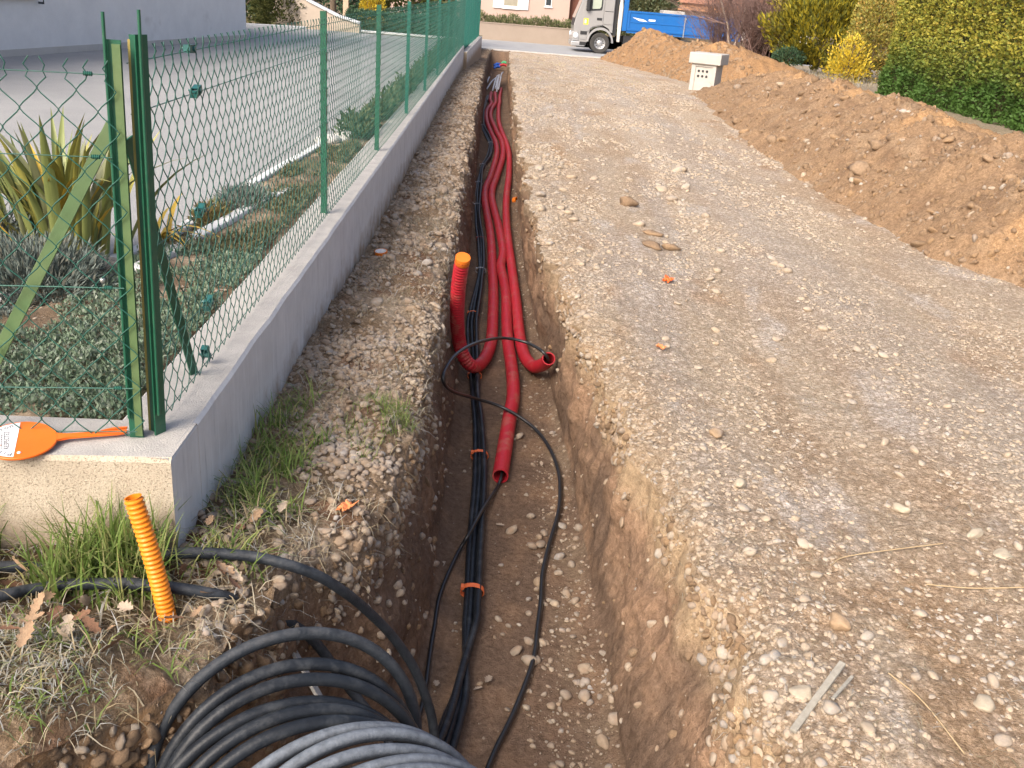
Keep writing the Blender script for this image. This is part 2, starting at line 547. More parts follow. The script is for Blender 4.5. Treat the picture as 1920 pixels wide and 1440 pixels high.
# --- soil colours
def mixn(a, b, t):
    return a + (b - a) * t[..., None]
c_pale = np.array([0.52, 0.445, 0.35]); c_mid = np.array([0.465, 0.375, 0.28]); c_orange = np.array([0.33, 0.195, 0.09])
c_wall = np.array([0.245, 0.160, 0.104]); c_damp = np.array([0.15, 0.103, 0.073]); c_top = np.array([0.27, 0.205, 0.14]); c_frost = np.array([0.58, 0.565, 0.55])
c_turf = np.array([0.155, 0.12, 0.075]); c_ochre = np.array([0.39, 0.29, 0.185])
col = np.zeros(X.shape + (3,))
Cl = mixn(np.broadcast_to(c_mid, Xl.shape + (3,)), c_pale, sstep(-0.5, 0.4, fbm(Xl * 2.2, Y1 * 0.45, 8, 5)))
Cl = mixn(Cl, np.array([0.47, 0.43, 0.39]), 0.7 * sstep(0.0, 0.6, fbm(Xl * 1.6, Y1 * 0.22, 43, 4)))
Cl = mixn(Cl, np.array([0.42, 0.27, 0.145]), 0.6 * sstep(0.35, 0.9, fbm(Xl * 1.9, Y1 * 0.9, 17, 4)))
Cl = mixn(Cl, np.array([0.44, 0.32, 0.21]), 0.8 * sstep(-0.25, 0.35, fbm(Xl * 2.4, Y1 * 1.2, 57, 4)) * sstep(0.75, 1.15, Xl) * sstep(4.2, 2.6, Y1))
Cl = mixn(Cl, np.array([0.46, 0.41, 0.355]), 0.4 * sstep(0.05, 0.6, fbm(Xl * 1.5, Y1 * 0.5, 67, 5)))
Cl = mixn(Cl, c_frost, 0.6 * sstep(0.2, 0.8, fbm(Xl * 3.2, Y1 * 1.1, 27, 6)))
Cl = mixn(Cl, np.array([0.50, 0.46, 0.41]), 0.55 * np.exp(-((Xl - 2.3) / 0.45) ** 2) * sstep(2.5, 4.5, Y1))
Cl = mixn(Cl, c_ochre, 0.75 * np.exp(-dlr / 0.10) * sstep(8, 3, Y1))
Cl = mixn(Cl, np.array([0.30, 0.27, 0.20]), sstep(4.5, 6.5, Xl) * 0.8)
col[:, iB:] = Cl
Cv = mixn(np.broadcast_to(np.array([0.31, 0.235, 0.16]), Xv.shape + (3,)), c_pale, 0.7 * sstep(-0.1, 0.6, fbm(Xv * 3, Y1 * 2, 9, 5)))
Cv = mixn(Cv, c_turf, sstep(3.6, 2.6, Y1) * sstep(0.0, 0.25, dv) * 0.8)
Cv = mixn(Cv, np.array([0.22, 0.12, 0.075]), sstep(0.2, 0.7, fbm(Xv * 3, Y1 * 3, 39, 4)) * 0.7)
col[:, :nv] = Cv
def wallcol(y, z, t, seed, sun_gain):  # last factor puts sunlight into the right wall's colour, left stays darker
    c = mixn(np.broadcast_to(c_damp, z.shape + (3,)), c_wall * sun_gain, sstep(-0.4, 0.6, fbm(y * 1.8, z * 3.2, seed, 5) + (z + 0.55) * 0.9))
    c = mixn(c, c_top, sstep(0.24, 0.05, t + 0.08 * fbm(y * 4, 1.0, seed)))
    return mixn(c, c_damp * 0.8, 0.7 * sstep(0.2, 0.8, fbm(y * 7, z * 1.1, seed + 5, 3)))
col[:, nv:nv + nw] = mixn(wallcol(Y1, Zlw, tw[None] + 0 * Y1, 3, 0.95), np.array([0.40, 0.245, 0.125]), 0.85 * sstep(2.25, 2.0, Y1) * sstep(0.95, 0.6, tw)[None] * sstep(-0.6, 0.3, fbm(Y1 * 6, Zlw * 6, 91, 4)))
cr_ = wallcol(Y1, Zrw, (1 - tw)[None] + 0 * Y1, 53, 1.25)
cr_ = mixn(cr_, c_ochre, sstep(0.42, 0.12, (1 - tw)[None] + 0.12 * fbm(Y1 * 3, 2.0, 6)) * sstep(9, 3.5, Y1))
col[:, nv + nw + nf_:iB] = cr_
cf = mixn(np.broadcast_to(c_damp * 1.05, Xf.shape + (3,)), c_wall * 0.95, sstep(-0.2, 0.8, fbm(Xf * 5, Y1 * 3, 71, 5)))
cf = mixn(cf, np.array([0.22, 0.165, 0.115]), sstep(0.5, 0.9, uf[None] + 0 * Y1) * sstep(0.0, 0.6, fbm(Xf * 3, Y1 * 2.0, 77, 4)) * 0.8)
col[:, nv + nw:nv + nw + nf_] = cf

V = np.stack([X, Y, Z], 2)
gN = np.cross(np.gradient(V, axis=1), np.gradient(V, axis=0)); gN /= np.linalg.norm(gN, axis=2)[..., None] + 1e-9

def sheet(name, a, b, m, cols=None):
    w = b - a
    idx = np.arange(NY)[:, None] * w + np.arange(w)[None]
    F = np.stack([idx[:-1, :-1], idx[:-1, 1:], idx[1:, 1:], idx[1:, :-1]], 2).reshape(-1, 4)
    me = mesh_np(name, V[:, a:b].reshape(-1, 3), F, True)
    at = me.attributes.new('col', 'FLOAT_COLOR', 'POINT')
    c = np.concatenate([(cols if cols is not None else col)[:, a:b].reshape(-1, 3), np.ones((NY * w, 1))], 1)
    at.data.foreach_set('color', c.astype(np.float32).ravel())
    o = link(name, me, m)
    o['kind'] = 'structure'
    return o
m_earth = mat_earth('earth', bump=1.0, s1=70, s2=300, pebbles=0.75)
m_heap = mat_earth('dug_earth', bump=1.0, s1=30, s2=120, pebbles=0.25)
m_clay = mat_earth('trench_clay', bump=0.9, s1=32, s2=170)
verge = sheet('verge', 0, nv, m_earth)
trench = sheet('trench', iA, iB + 1, m_clay)
lane = sheet('gravel_lane', iB, NX, m_earth)

def flat_sheet(name, x0, x1, y0, y1, nx, ny, zf, cf_, m, kind='structure'):
    gx, gy = np.meshgrid(np.linspace(x0, x1, nx), np.linspace(y0, y1, ny))
    gz = zf(gx, gy)
    idx = np.arange(ny)[:, None] * nx + np.arange(nx)[None]
    F = np.stack([idx[:-1, :-1], idx[:-1, 1:], idx[1:, 1:], idx[1:, :-1]], 2).reshape(-1, 4)
    me = mesh_np(name, np.stack([gx, gy, gz], 2).reshape(-1, 3), F, True)
    c = np.broadcast_to(cf_(gx, gy), gx.shape + (3,)).reshape(-1, 3)
    at = me.attributes.new('col', 'FLOAT_COLOR', 'POINT')
    at.data.foreach_set('color', np.concatenate([c, np.ones((len(c), 1))], 1).astype(np.float32).ravel())
    o = link(name, me, m); o['kind'] = kind
    return o

# far ground, road, garden bed and drive behind the wall
flat_sheet('ground', -300, 300, -60, 700, 40, 40, lambda x, y: -1.6 + 0 * x, lambda x, y: np.array([0.13, 0.12, 0.07]), m_earth)
m_asph = mat('asphalt', (0.33, 0.335, 0.34), (0.27, 0.275, 0.28), 1.2, 0.9, 0.3, 160, dirt=((0.34, 0.33, 0.32), 9, 0.55, 0.75))
road = flat_sheet('road', -80, 80, 46.2, 56.2, 4, 4, lambda x, y: -0.90 + 0 * x, lambda x, y: np.array([.2, .2, .2]), m_asph)
m_conc = mat('kerb_concrete', (0.48, 0.46, 0.43), (0.36, 0.34, 0.31), 7, 0.9, 0.4, 60)
MB().box((-80, 45.85, -1.2), (80, 46.2, -0.80)).build('kerb', m_conc, bevel=0.02)['kind'] = 'structure'
flat_sheet('front_garden', -80, 80, 56.4, 110, 6, 6, lambda x, y: -0.25 + 0.02 * (y - 56), lambda x, y: np.array([0.20, 0.17, 0.11]), m_earth)

def drive_edge(y):       # the kerb between bed and drive
    return np.interp(y, [2.64, 3.6, 4.97, 5.8, 6.96, 8.47, 10.5, 14, 20, 27], [-2.6, -2.1, -1.72, -1.69, -1.63, -1.52, -1.45, -1.45, -1.5, -1.6])
m_drive = mat('drive_gravel_asphalt', (0.37, 0.37, 0.36), (0.285, 0.285, 0.28), 0.8, 0.95, 0.6, 150, dirt=((0.24, 0.24, 0.245), 85, 0.46, 0.66))
flat_sheet('driveway', -26, -1.32, 2.4, 27.4, 30, 30, lambda x, y: 0.365 + 0 * x, lambda x, y: np.array([.3, .3, .3]), m_drive)
m_soil = mat_earth('bed_soil', bump=0.8)
def bedcol(x, y):
    c = mixn(np.broadcast_to(np.array([0.17, 0.125, 0.085]), x.shape + (3,)), np.array([0.36, 0.29, 0.21]), sstep(-0.1, 0.6, fbm(x * 6, y * 5, 3, 4)))
    return mixn(c, np.array([0.10, 0.11, 0.06]), sstep(0.1, 0.6, fbm(x * 1.7, y * 1.2, 13, 4)) * 0.7)
def bed():
    ny, nx = 300, 46
    yy = np.concatenate([np.linspace(2.62, 8, 200), np.linspace(8.06, 27.3, 100)])
    u = np.linspace(0, 1, nx)[None]
    x0, x1 = drive_edge(yy)[:, None] - 0.02, -1.10
    gx = x0 + (x1 - x0) * u; gy = np.broadcast_to(yy[:, None], gx.shape)
    gz = 0.385 + 0.02 * fbm(gx * 6, gy * 6, 1, 4) + 0.03 * np.sin(np.pi * u)
    idx = np.arange(ny)[:, None] * nx + np.arange(nx)[None]
    F = np.stack([idx[:-1, :-1], idx[:-1, 1:], idx[1:, 1:], idx[1:, :-1]], 2).reshape(-1, 4)
    me = mesh_np('garden_bed', np.stack([gx, gy, gz], 2).reshape(-1, 3), F, True)
    at = me.attributes.new('col', 'FLOAT_COLOR', 'POINT')
    at.data.foreach_set('color', np.concatenate([bedcol(gx, gy).reshape(-1, 3), np.ones((ny * nx, 1))], 1).astype(np.float32).ravel())
    o = link('garden_bed', me, m_soil); o['kind'] = 'structure'
bed()
flat_sheet('back_garden', -40, -1.15, 27.4, 46, 30, 20, lambda x, y: 0.30 + zg(y) * 0.95 - zg(27.4) * 0.95, lambda x, y: mixn(np.broadcast_to(np.array([0.13, 0.125, 0.06]), x.shape + (3,)), np.array([0.22, 0.18, 0.11]), sstep(-0.2, 0.6, fbm(x * 0.8, y * 0.5, 1, 4))), m_earth)

# ------------------------------------------------------------------ spoil heaps: ridges of dug earth
def ridge(name, ytab, label, c_a, c_b, seed, ny=330, nx=120):
    t = np.array(ytab, float)                       # y, toe x, crest x, back x, height above the lane
    y = np.linspace(t[0, 0], t[-1, 0], ny) if t[0, 0] > 20 else np.exp(np.linspace(np.log(t[0, 0]), np.log(t[-1, 0]), ny))
    toe, cre, bak, H = (np.interp(y, t[:, 0], t[:, k]) for k in (1, 2, 3, 4))
    H = H * (1 + 0.20 * fbm(y * 1.3, seed, 0, 5)) + 0.03
    toe = toe + 0.10 * fbm(y * 1.1, seed + 3.3, 0, 4)
    u = np.linspace(0, 1, nx)
    k = 0.64
    x = np.where(u[None] < k, toe[:, None] + (cre - toe)[:, None] * (u / k)[None], cre[:, None] + (bak - cre)[:, None] * ((u - k) / (1 - k))[None])
    prof = np.where(u < k, (u / k) ** 0.92, 1 - ((u - k) / (1 - k)) ** 1.3)
    prof = prof - 0.10 * np.exp(-((u - k) / 0.10) ** 2)
    yy = np.broadcast_to(y[:, None], x.shape)
    env = sstep(0, 0.10, u) * sstep(1, 0.9, u)
    ends = sstep(0, 0.04, np.linspace(0, 1, ny)) * sstep(1, 0.95, np.linspace(0, 1, ny))
    base = zg(yy) + 0.38 * sstep(4.6, 7.5, x) * sstep(4, 9, yy)
    z = zg(yy) - 0.03 + 0.3 * sstep(0.75, 1.0, u)[None] + H[:, None] * ends[:, None] * prof[None]
    z += env[None] * (0.07 * fbm(x * 1.7, yy * 1.2, seed, 3) + 0.06 * np.maximum(0, fbm(x * 5, yy * 4, seed + 2, 3)) + 0.03 * fbm(x * 11, yy * 9, seed + 5, 4))
    c = mixn(np.broadcast_to(np.array(c_a), x.shape + (3,)), np.array(c_b), sstep(0.1, 0.75, fbm(x * 1.3, yy * 0.8, seed + 7, 4) + 0.9 * (u[None] > 0.45) * sstep(0.45, 0.65, u)[None] - 0.35))
    c = mixn(c, np.array([0.21, 0.137, 0.085]), 0.65 * sstep(0.05, 0.7, fbm(x * 4, yy * 3, seed + 11, 5)))
    c = mixn(c, np.array([0.36, 0.27, 0.18]), 0.5 * sstep(0.25, 0.8, fbm(x * 3, yy * 2, seed + 15, 4)))
    idx = np.arange(ny)[:, None] * nx + np.arange(nx)[None]
    F = np.stack([idx[:-1, :-1], idx[:-1, 1:], idx[1:, 1:], idx[1:, :-1]], 2).reshape(-1, 4)
    me = mesh_np(name, np.stack([x, yy, z], 2).reshape(-1, 3), F, True)
    at = me.attributes.new('col', 'FLOAT_COLOR', 'POINT')
    at.data.foreach_set('color', np.concatenate([c.reshape(-1, 3), np.ones((ny * nx, 1))], 1).astype(np.float32).ravel())
    o = link(name, me, m_heap)
    tag(o, label, 'earth mound', 'spoil heaps along the lane')
    return o, np.stack([x, yy, z], 2)
heap1, H1 = ridge('spoil_heap', [(4.6, 4.9, 6.2, 8.0, 0.62), (5.6, 4.35, 5.5, 7.2, 0.72), (6.65, 3.9, 5.0, 6.7, 0.82), (7.6, 3.5, 4.75, 6.4, 0.88), (9.8, 3.46, 4.7, 6.3, 0.92), (13.5, 3.5, 4.9, 6.5, 0.90), (18, 3.85, 5.35, 7.0, 0.80), (21.6, 4.1, 5.7, 7.3, 0.55), (23.4, 4.9, 6.0, 7.4, 0.42), (25, 5.6, 6.4, 7.2, 0.2)],
    'long brown bank of stony earth running below the clipped hedge', (0.31, 0.212, 0.13), (0.43, 0.275, 0.145), 2.0)
heap2, H2 = ridge('spoil_heap', [(25.4, 5.0, 6.6, 8.6, 0.55), (27.5, 4.85, 6.5, 8.8, 1.05), (31, 4.75, 6.3, 8.5, 1.15), (34.5, 4.65, 5.95, 8.2, 1.05), (38.5, 4.4, 5.5, 8.0, 1.42), (41, 4.25, 5.6, 7.8, 1.35), (44, 4.15, 5.4, 7.2, 0.75), (45.6, 4.4, 5.4, 6.8, 0.25)],
    'orange brown heap of dug earth in front of the blue truck', (0.33, 0.205, 0.108), (0.42, 0.255, 0.125), 31.0, 150, 70)

# ------------------------------------------------------------------ stones
m_stone = mat('limestone_pebble', (1.0, 1.0, 1.0), (0.74, 0.72, 0.70), 2.0, 0.85, 0.25, 9, objrand=[(0.36, 0.30, 0.235), (0.315, 0.265, 0.215), (0.385, 0.33, 0.26), (0.36, 0.28, 0.195), (0.34, 0.315, 0.285), (0.415, 0.365, 0.30)],
    dirt=((0.395, 0.31, 0.22), 24.0, 0.42, 0.62), frost=(1.9, 0.56, 0.74, 0.32))
m_dullstone = mat('earthy_stone', (1.0, 1.0, 1.0), (0.72, 0.69, 0.66), 2.0, 0.9, 0.25, 9, objrand=[(0.34, 0.275, 0.21), (0.28, 0.235, 0.19), (0.41, 0.35, 0.275), (0.31, 0.23, 0.155), (0.33, 0.31, 0.285)],
    dirt=((0.28, 0.20, 0.135), 26.0, 0.45, 0.65), frost=(3.0, 0.58, 0.8, 0.4))
m_clod = mat('earth_clod', (1.0, 1.0, 1.0), (0.6, 0.58, 0.55), 4.0, 0.95, 0.6, 12, objrand=[(0.31, 0.21, 0.13), (0.25, 0.17, 0.105), (0.38, 0.25, 0.14), (0.30, 0.215, 0.145)])
peb = [rock_mesh('pebble', 100 + k) for k in range(6)]
for p in peb: p.materials.append(m_stone)
dpeb = [rock_mesh('dull_pebble', 120 + k, 0.7) for k in range(5)]
for p in dpeb: p.materials.append(m_dullstone)
clo = [rock_mesh('clod', 140 + k, 0.75, 2, 0.5) for k in range(5)]
for p in clo: p.materials.append(m_clod)
def protos(ms):
    return [bpy.data.objects.new(m.name, m) for m in ms]
P_peb, P_dull, P_clod = protos(peb), protos(dpeb), protos(clo)

def grid_pick(n, c0, c1, y0, y1, dens=None, power=1.0):
    """random points on the ground grid, even per square metre, thinned with distance (power) and by a density field"""
    r0, r1 = np.searchsorted(ys, [y0, y1]); r1 = min(r1, NY - 1)
    ii, jj = np.meshgrid(np.arange(r0, r1), np.arange(c0, c1 - 1), indexing='ij')
    e1 = V[ii, jj + 1] - V[ii, jj]; e2 = V[ii + 1, jj] - V[ii, jj]
    w = np.linalg.norm(np.cross(e1, e2), axis=2) / np.maximum(V[ii, jj, 1], 1.6) ** power
    if dens is not None:
        w = w * dens(V[ii, jj, 0], V[ii, jj, 1], V[ii, jj, 2])
    w = w.ravel(); w /= w.sum()
    k = rng.choice(len(w), n, p=w)
    i, j = ii.ravel()[k], jj.ravel()[k]
    a, b = rng.random(n)[:, None], rng.random(n)[:, None]
    p = V[i, j] + a * (V[i, j + 1] - V[i, j]) + b * (V[i + 1, j] - V[i, j])
    return p, gN[i, j]

def tumble(n, flat=0.35):
    return np.stack([rng.normal(0, flat, n), rng.normal(0, flat, n), rng.uniform(0, 6.28, n)], 1)
def sizes(n, lo, hi, k=2.2):
    s = lo + (hi - lo) * rng.random(n) ** k
    return np.stack([s, s * rng.uniform(0.6, 1.0, n), s * rng.uniform(0.6, 1.0, n)], 1)

c_l0, c_l1 = iB, iB + 165
lane_view = lambda x, y, z: (x < 3.9 + 0.0 * y) * 1.0
def lane_dens(x, y, z):
    bare = sstep(-0.05, 0.5, fbm(x * 2.0, y * 0.5, 61, 5) + 0.22 * np.exp(-((x - 2.3) / 0.5) ** 2) + 0.5 * np.exp(-((x - rim_r(y) - 0.1) / 0.28) ** 2))
    bare = bare * (1 - 0.62 * sstep(0.95, 1.25, x) * sstep(3.8, 2.6, y))
    return (0.09 + bare) * (x < 4.3)
n1 = 75000
p, nn = grid_pick(n1, c_l0, c_l1, 0.9, 44, lane_dens, 1.15)
sc = sizes(n1, 0.0025, 0.021, 3.4) * np.clip(p[:, 1] / 6.0, 0.85, 2.2)[:, None]
p[:, 2] -= sc[:, 2] * rng.uniform(-0.05, 0.70, n1)
scatter('gravel', P_peb, p, tumble(n1), sc, 'pale limestone gravel pressed into the lane', 'gravel')
n2 = 11500
p, nn = grid_pick(n2, 0, nv, 2.0, 24, lambda x, y, z: (x > -0.93) * (0.15 + sstep(-0.2, 0.5, fbm(x * 2.5, y * 1.8, 5, 4))) * (0.45 + 1.75 * sstep(2.6, 3.6, y)), 1.0)
sc = sizes(n2, 0.004, 0.026, 2.4) * np.clip(p[:, 1] / 7.0, 0.9, 1.6)[:, None]
scatter('rubble', P_dull, p + np.array([0, 0, 0.003]), tumble(n2), sc, 'dull stones heaped between the wall and the trench', 'rubble')
n3 = 2600
p, nn = grid_pick(n3, nv + nw, nv + nw + nf_, 1.6, 20, lambda x, y, z: 0.10 + 1.5 * sstep(0.15, 0.5, x / np.maximum(flo_r(y), 0.1) * 0.5 + 0.25 * fbm(x * 4, y * 1.7, 77, 3)) , 1.1)
sc = sizes(n3, 0.0025, 0.016, 3.4)
scatter('trench_gravel', P_dull, p + np.array([0, 0, 0.002]), tumble(n3), sc, 'loose stones fallen on the trench floor', 'gravel')
n4 = 3600
p, nn = grid_pick(n4, nv, nv + nw, 1.6, 20, lambda x, y, z: (0.05 + sstep(-0.30, -0.05, z)) * (0.25 + (y > 2.5)), 1.1)
p2, nn2 = grid_pick(n4, nv + nw + nf_, iB, 1.4, 20, lambda x, y, z: 0.02 + 2.0 * sstep(-0.34, -0.08, z) * sstep(-0.3, 0.4, fbm(y * 2, z * 4, 6, 3)), 1.1)
sc = sizes(2 * n4, 0.003, 0.028, 3.0)
scatter('embedded_stones', P_dull + P_clod + protos(peb[:2]), np.vstack([p, p2]), rng.uniform(0, 6.28, (2 * n4, 3)), sc, 'stones sticking out of the cut trench sides', 'stones')
p, nn = grid_pick(700, nv, nv + nw - 8, 1.2, 2.3, None, 0.3)
scatter('clay_crumbs', P_clod, p, rng.uniform(0, 6.28, (700, 3)), sizes(700, 0.005, 0.034, 2.4), 'crumbling clay clods on the cut face of the turf block', 'earth')
def heap_pick(H, n, keep=0.7):
    a, b = H.shape[:2]
    w = 1 / np.maximum(H[:-1, :-1, 1], 3) ** 0.3
    w = np.where(np.arange(b - 1)[None] < b * keep, w, 0).ravel(); w /= w.sum()
    k = rng.choice(len(w), n, p=w); i, j = k // (b - 1), k % (b - 1)
    return H[i, j] + rng.random(n)[:, None] * (H[i, j + 1] - H[i, j]) + rng.random(n)[:, None] * (H[i + 1, j] - H[i, j])
hp = heap_pick(H1, 6500)
scatter('heap_stones', P_clod + protos(clo) + protos(clo) + protos(clo) + protos(dpeb[:3]) + protos(peb[:1]), hp, rng.uniform(0, 6.28, (len(hp), 3)), sizes(len(hp), 0.006, 0.045, 4.2), 'clods and stones lying on the long earth bank', 'rubble')
hp2 = heap_pick(H2, 1500)
scatter('heap_clods', P_clod, hp2, rng.uniform(0, 6.28, (len(hp2), 3)), sizes(len(hp2), 0.02, 0.10, 3.0), 'clods on the orange earth heap', 'rubble')

def stones_on(parent, name, meshes, n, pts, lo, hi, sink=0.15, k=1.6):
    for i in range(n):
        o = bpy.data.objects.new(name, meshes[i % len(meshes)])
        COL.objects.link(o); o.parent = parent
        s = lo + (hi - lo) * random.random() ** k
        s *= float(np.clip(pts[i][1] / 5.0, 0.75, 2.2))
        o.location = pts[i] + np.array([0, 0, s * (0.35 - sink)])
        o.rotation_euler = (random.gauss(0, .25), random.gauss(0, .25), random.uniform(0, 6.28))
        o.scale = (s, s * random.uniform(.6, 1), s * random.uniform(.6, .95))
p, _ = grid_pick(300, c_l0, c_l0 + 118, 1.35, 11, lambda x, y, z: (x < 3.4) * (0.4 + lane_dens(x, y, z)), 1.6)
stones_on(lane, 'stone', peb, 300, p, 0.018, 0.040)
p, _ = grid_pick(150, 30, nv, 2.5, 9, lambda x, y, z: (x > -0.88) * 1.0, 1.2)
stones_on(verge, 'stone', dpeb, 150, p, 0.02, 0.042)
p, _ = grid_pick(70, nv + nw + 18, nv + nw + nf_, 1.9, 6, lambda x, y, z: 0.05 + 1.6 * (x > 0.12) * np.exp(-((y - 3.45) / 0.45) ** 2) + 0.6 * (x > 0.25) * (y < 2.9), 1.0)
stones_on(trench, 'stone', dpeb + peb[:1], 70, p, 0.018, 0.050, 0.05, 1.3)
hp = heap_pick(H1, 110, 0.6)
stones_on(heap1, 'stone', peb[:1] + clo + dpeb[:1] + clo + clo, 110, hp, 0.020, 0.045, 0.12)
# ------------------------------------------------------------------ the low concrete wall and its fences
def mat_concrete(name, a, b_, scale, bump, bscale, streak=False, spots=None, splash=None):
    m, nt, b = new_mat(name)
    pos = node(nt, 'ShaderNodeNewGeometry').outputs['Position']
    n1 = noise_n(nt, scale, 6, 0.7, pos)
    c = mixc(nt, ramp(nt, n1, 0.3, 0.7), a, b_)
    h = noise_n(nt, bscale, 4, 0.65, pos)
    if streak:
        mp = node(nt, 'ShaderNodeMapping', _Scale=(1, 34, 2.6))
        nt.links.new(pos, mp.inputs['Vector'])
        st = noise_n(nt, 1.0, 5, 0.7, mp.outputs['Vector'])
        c = mixc(nt, ramp(nt, st, 0.5, 0.78), c, (0.68, 0.675, 0.66))
        c = mixc(nt, ramp(nt, st, 0.40, 0.22), c, (0.33, 0.33, 0.33))
        mp2 = node(nt, 'ShaderNodeMapping', _Scale=(60, 60, 8))
        nt.links.new(pos, mp2.inputs['Vector'])
        h = noise_n(nt, 1.0, 4, 0.65, mp2.outputs['Vector'])
    if spots:
        v = noise_n(nt, spots[1], 3, 0.7, pos)
        c = mixc(nt, ramp(nt, v, spots[2], spots[3]), c, spots[0])
    if splash:                             # mud splashed up from the ground
        sz = node(nt, 'ShaderNodeSeparateXYZ'); nt.links.new(pos, sz.inputs[0])
        hh = node(nt, 'ShaderNodeMath', operation='MULTIPLY_ADD')
        nt.links.new(noise_n(nt, 7.0, 5, 0.7, pos), hh.inputs[0]); hh.inputs[1].default_value = -0.42; nt.links.new(sz.outputs[2], hh.inputs[2])
        c = mixc(nt, ramp(nt, hh.outputs[0], splash[1], splash[0]), c, (0.30, 0.225, 0.155))
    nt.links.new(c, b.inputs['Base Color'])
    b.inputs['Roughness'].default_value = 0.92
    b.inputs['Specular IOR Level'].default_value = 0.2
    bp = node(nt, 'ShaderNodeBump', _Strength=bump, _Distance=0.006)
    nt.links.new(h, bp.inputs['Height']); nt.links.new(bp.outputs['Normal'], b.inputs['Normal'])
    return m
m_wside = mat_concrete('wall_side', (0.62, 0.61, 0.59), (0.51, 0.50, 0.485), 5, 0.35, 60, streak=True, splash=(-0.26, -0.06))
m_wtop = mat_concrete('wall_top', (0.47, 0.45, 0.42), (0.36, 0.345, 0.325), 9, 0.7, 170, spots=((0.25, 0.24, 0.225), 260, 0.55, 0.7))
m_wfront = mat_concrete('wall_front', (0.56, 0.49, 0.385), (0.43, 0.36, 0.27), 5, 0.8, 150, spots=((0.20, 0.165, 0.12), 190, 0.54, 0.66), splash=(-0.12, 0.10))

def foot_wall(name, foot, z0, ztop, label, mats, step=0.05):
    """wall over a footprint; finely cut edges get slightly worn"""
    MBw = MB(); P = np.array(foot, float); n = len(P)
    MBw.prism([tuple(q) for q in P], 2, z0, ztop)
    o = MBw.build(name, None, None, bevel=0.007)
    me = o.data
    for q in mats: me.materials.append(q)
    for f in me.polygons:
        f.material_index = 1 if f.normal.z > 0.5 else (2 if f.normal.y < -0.7 else 0)
    return tag(o, label, 'wall')
def foot_wall_dense(name, label):
    # outer corner piece and long run in one body: rows along the run so the arrises can wobble
    bm = bmesh.new()
    ys_ = np.concatenate([np.linspace(2.405, 8, 150), np.linspace(8.05, 24.25, 120)])
    def xo(y): return np.interp(y, [2.4, 7, 24.25], [-0.89, -0.92, -1.05])
    def xi(y): return np.interp(y, [2.4, 3.3, 7.8, 24.25], [-1.118, -1.14, -1.17, -1.285])
    rows = []
    for y in ys_:
        w = 0.004 * float(fbm(y * 3.1, 2.0, 0, 4)); w2 = 0.004 * float(fbm(y * 4.1, 9.0, 0, 4))
        zt = 0.43 + 0.004 * float(fbm(y * 1.3, 4.0, 0, 3)) ; o, i = xo(y) + w, xi(y) + w2
        rows.append([bm.verts.new((o, y, -0.5)), bm.verts.new((o, y, 0.0)), bm.verts.new((o, y, zt - 0.013)), bm.verts.new((o - 0.011, y, zt + w2 * 0.5)), bm.verts.new((i + 0.012, y, zt)), bm.verts.new((i, y, zt - 0.012)), bm.verts.new((i, y, -0.5))])
    for a, b in zip(rows, rows[1:]):
        for k in range(6):
            bm.faces.new((a[k], b[k], b[k + 1], a[k + 1]))
    bm.faces.new(rows[-1][::-1])
    xs_ = np.linspace(-0.8895, -4.6, 150)
    fr_ = []
    for x in xs_:
        yf = 2.405 + 0.10 * (x + 0.89); yb = 2.645 + 0.05 * (x + 1.12)
        w = 0.004 * float(fbm(x * 4.1, 5.0, 1, 4)); zt = 0.43 + 0.003 * float(fbm(x * 1.3, 4.0, 3, 3))
        d0 = 0.5 if x > -0.905 else 1.0
        fr_.append([bm.verts.new((x, yf + w, -0.5)), bm.verts.new((x, yf + w, 0.1)), bm.verts.new((x, yf + w, zt - 0.012)), bm.verts.new((x, yf + 0.011 + w, zt + 0.0012)), bm.verts.new((x, yb - 0.012, zt + 0.0012)), bm.verts.new((x, yb, zt - 0.012)), bm.verts.new((x, yb, -0.5))])
    for a, b in zip(fr_, fr_[1:]):
        for k in range(6):
            bm.faces.new((a[k + 1], b[k + 1], b[k], a[k]))
    bm.normal_update()
    me = bpy.data.meshes.new(name); bm.to_mesh(me); bm.free()
    for q in (m_wside, m_wtop, m_wfront): me.materials.append(q)
    for f in me.polygons:
        f.material_index = 1 if abs(f.normal.z) > 0.75 else (2 if abs(f.normal.y) > 0.6 else 0)
        f.use_smooth = False
    o = link(name, me)
    return tag(o, label, 'wall')
wall = foot_wall_dense('concrete_wall', 'low grey concrete wall with a corner, carrying the green fence')
foot_wall('concrete_wall', [(-0.98, 24.6), (-0.86, 33.4), (-1.06, 33.4), (-1.2, 24.6)], -0.9, 0.26, 'short low wall beyond the end of the long concrete wall', (m_wside, m_wtop, m_wfront))

m_green = mat('green_paint', (0.012, 0.085, 0.048), (0.018, 0.105, 0.058), 20, 0.4, 0.1, 90, spec=0.45, dirt=((0.05, 0.11, 0.065), 25, 0.55, 0.85))
m_olive = mat('sunlit_olive_paint', (0.075, 0.14, 0.055), (0.115, 0.165, 0.07), 5, 0.45, 0.1, 80, spec=0.4)  # green paint with the olive of its sunlit face put into the colour
m_gold = mat('sunlit_gold_paint', (0.45, 0.30, 0.09), (0.20, 0.24, 0.08), 3, 0.5, 0.1, 60)  # golden sunlight on the post face, put into its colour
m_wire = mat('green_wire', (0.015, 0.085, 0.062), (0.022, 0.11, 0.08), 40, 0.4, spec=0.5)
m_teal = mat('teal_fence_paint', (0.008, 0.105, 0.078), (0.012, 0.13, 0.095), 20, 0.4, spec=0.5)
m_tens = mat('green_tensioner', (0.012, 0.085, 0.085), (0.02, 0.12, 0.11), 40, 0.4, spec=0.5)
m_zinc = mat('zinc_bolt', (0.6, 0.6, 0.58), (0.45, 0.45, 0.44), 60, 0.4, metal=0.7)

